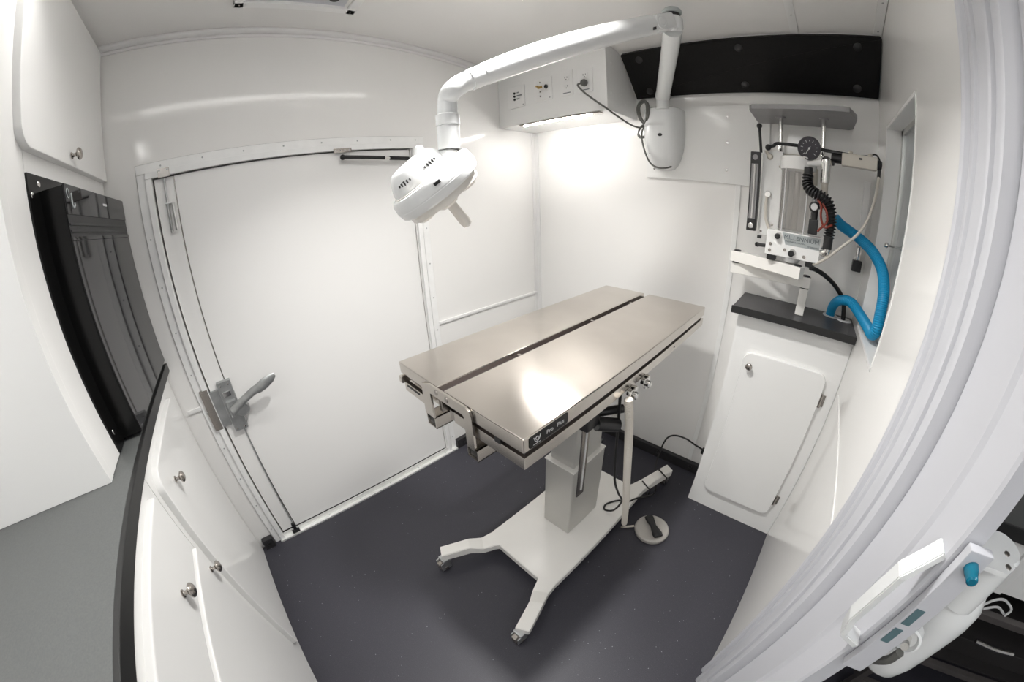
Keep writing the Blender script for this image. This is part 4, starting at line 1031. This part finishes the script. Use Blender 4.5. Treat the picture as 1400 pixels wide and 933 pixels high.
tube(b, [(1.10, 1.56, .095), (1.118, 1.60, .094), (1.16, 1.70, .06), (1.15, 1.78, .03), (1.09, 1.86, .10), (1.083, 1.90, .20), (1.095, 1.92, .275), (1.13, 1.94, .300), (1.19, 1.965, .290), (1.25, 1.99, .255), (1.31, 2.02, .220)], .0048, 8, 8)
box(b, 1.285, 1.320, 2.00, 2.03, .205, .235, .004)
solo('power_cord', b, 'cable', 'black power cord curling over the table base to the baseboard', 'cord')
for q, lab in (((.200, .400, .091), 'black cable loop round the back right table leg, nearer the base plate'), ((.240, .510, .117), 'black cable loop round the back right table leg, nearer the caster')):
    b = NB(); hw = .036; zt = q[2]+.003; zb = zt-.050
    c = Vector((.9135 + q[0], 1.310 + q[1], 0)); sd = Vector((.88, -.47, 0)).normalized()
    tube(b, [c - sd*hw + Z*zb, c - sd*hw + Z*zt, c + sd*hw + Z*zt, c + sd*hw + Z*zb, c - sd*hw + Z*zb], .0042, 8, 1)
    solo('cable_loop', b, 'cable', lab, 'cable', 'cable loops on the table leg')

# =============================================================== next compartment, seen past the folding leaf
t = thing('control_unit', 'white medical unit with a teal knob hung behind the folding door leaf', 'device', (1.88, .73, .95))
b = NB(); box(b, 1.8045, 1.834, .676, .688, 1.02, 1.262, .002); pn = part('control_strip', b, 'lavender', t)
for z0, z1 in ((1.098, 1.128), (1.138, 1.168)):
    b = NB(); box(b, 1.808, 1.819, .675, .676, z0, z1); part('display', b, 'teal_print', pn)
b = NB(); lathe(b, (1.819, .676, 1.243), (-.2, -1, .1), [(0, .008), (.010, .0075), (.012, .0065), (.020, .006), (.022, .004)], 18); part('teal_knob', b, 'teal', pn, 'teal control knob')
b = NB(); lathe(b, (1.905, .757, .945), Z, [(0, .016), (.006, .028), (.020, .038), (.05, .042), (.16, .043), (.19, .040), (.21, .030), (.218, .014)], 36); part('body', b, 'lamp', t)
b = NB(); lathe(b, (1.885, .735, 1.150), Z, [(0, .028), (.084, .026), (.087, .023)], 30); part('neck', b, 'lamp', t)
b = NB(); rings(b, [[(x, y, z) for x, y in ((1.838, .690), (1.876, .690), (1.889, .702), (1.890, .728), (1.862, .740), (1.838, .722))] for z in (1.234, 1.240)]); br = part('bracket', b, 'lamp', t)
for p in ((1.878, .700, 1.240), (1.882, .720, 1.240)): part('screw', screw_bm(p, Z, .004), 'nickel', br)
b = NB(); lathe(b, (1.862, .712, 1.085), (-.5, -1, .35), [(0, .018), (.020, .018), (.022, .015), (.014, .012)], 24); ot = part('outlet', b, 'lamp', t)
b = NB(); lathe(b, (1.856, .700, 1.089), (-.5, -1, .35), [(0, .005), (.022, .0055)], 14); part('spigot', b, 'chrome', ot)
b = NB(); tube(b, [(1.846, .677, 1.088), (1.846, .680, 1.06), (1.842, .70, 1.02), (1.836, .73, .97), (1.832, .76, .90)], .006, 10, 6); part('outlet_hose', b, 'grey_cable', t)

t = thing('service_counter', 'grey topped white counter with a black edge in the next compartment', 'counter', (2.9, 1.68, .70))
b = NB(); box(b, 2.15, HX-.005, 1.29, L-.005, .70, .888); part('carcass', b, 'white', t)
b = NB(); box(b, 2.10, HX-.005, 1.278, L-.005, .890, .928, .002); part('slab', b, 'worktop', t)
b = NB(); box(b, 2.10, HX-.005, 1.268, 1.278, .888, .930, .002); part('edge_band', b, 'edge', t)
b = NB(); box(b, 2.46, 2.50, 1.280, 1.291, .70, .886, .001); part('stile', b, 'trim', t)

t = thing('equipment_rack', 'dark metal equipment rack with open shelves in the next compartment', 'rack', (2.78, 1.5, 0))
rx0, rx1, ry0, ry1, rz = 2.36, 3.20, 1.24, 1.80, .66
for x in (rx0, rx1):
    for y in (ry0, ry1):
        b = NB(); box(b, x-.014, x+.014, y-.014, y+.014, 0, rz, .002); part('post', b, 'rack', t)
for z in (.12, .36, rz-.014):
    b = NB()
    box(b, rx0, rx1, ry0-.012, ry0+.012, z-.012, z+.012, .002); box(b, rx0, rx1, ry1-.012, ry1+.012, z-.012, z+.012, .002)
    box(b, rx0-.012, rx0+.012, ry0, ry1, z-.012, z+.012, .002); box(b, rx1-.012, rx1+.012, ry0, ry1, z-.012, z+.012, .002)
    part('shelf_frame', b, 'rack', t)
b = NB(); box(b, rx0+.02, rx1-.02, ry0+.02, ry1-.02, .372, .380); part('shelf', b, 'rack_dark', t)
b = NB(); box(b, rx0+.02, rx1-.02, ry1-.010, ry1-.004, .03, rz-.03); part('back_panel', b, 'rack_dark', t)
b = NB(); box(b, 2.50, 3.0, 1.30, 1.70, .381, .46, .006); part('drawer_box', b, 'rack_dark', t)
b = NB(); tube(b, [(2.52, 1.215, .56), (2.60, 1.205, .565), (2.68, 1.215, .56)], .008, 12, 4); part('handle_bar', b, 'chrome', t)
b = NB(); tube(b, [(2.44, 1.24, .675), (2.47, 1.25, .70), (2.51, 1.26, .705), (2.55, 1.25, .69), (2.54, 1.24, .667)], .004, 8, 6)
tube(b, [(2.45, 1.235, .67), (2.49, 1.24, .69), (2.53, 1.24, .675)], .004, 8, 6)
solo('cable', b, 'label_white', 'thin white cable bunched on top of the dark equipment rack', 'cable')
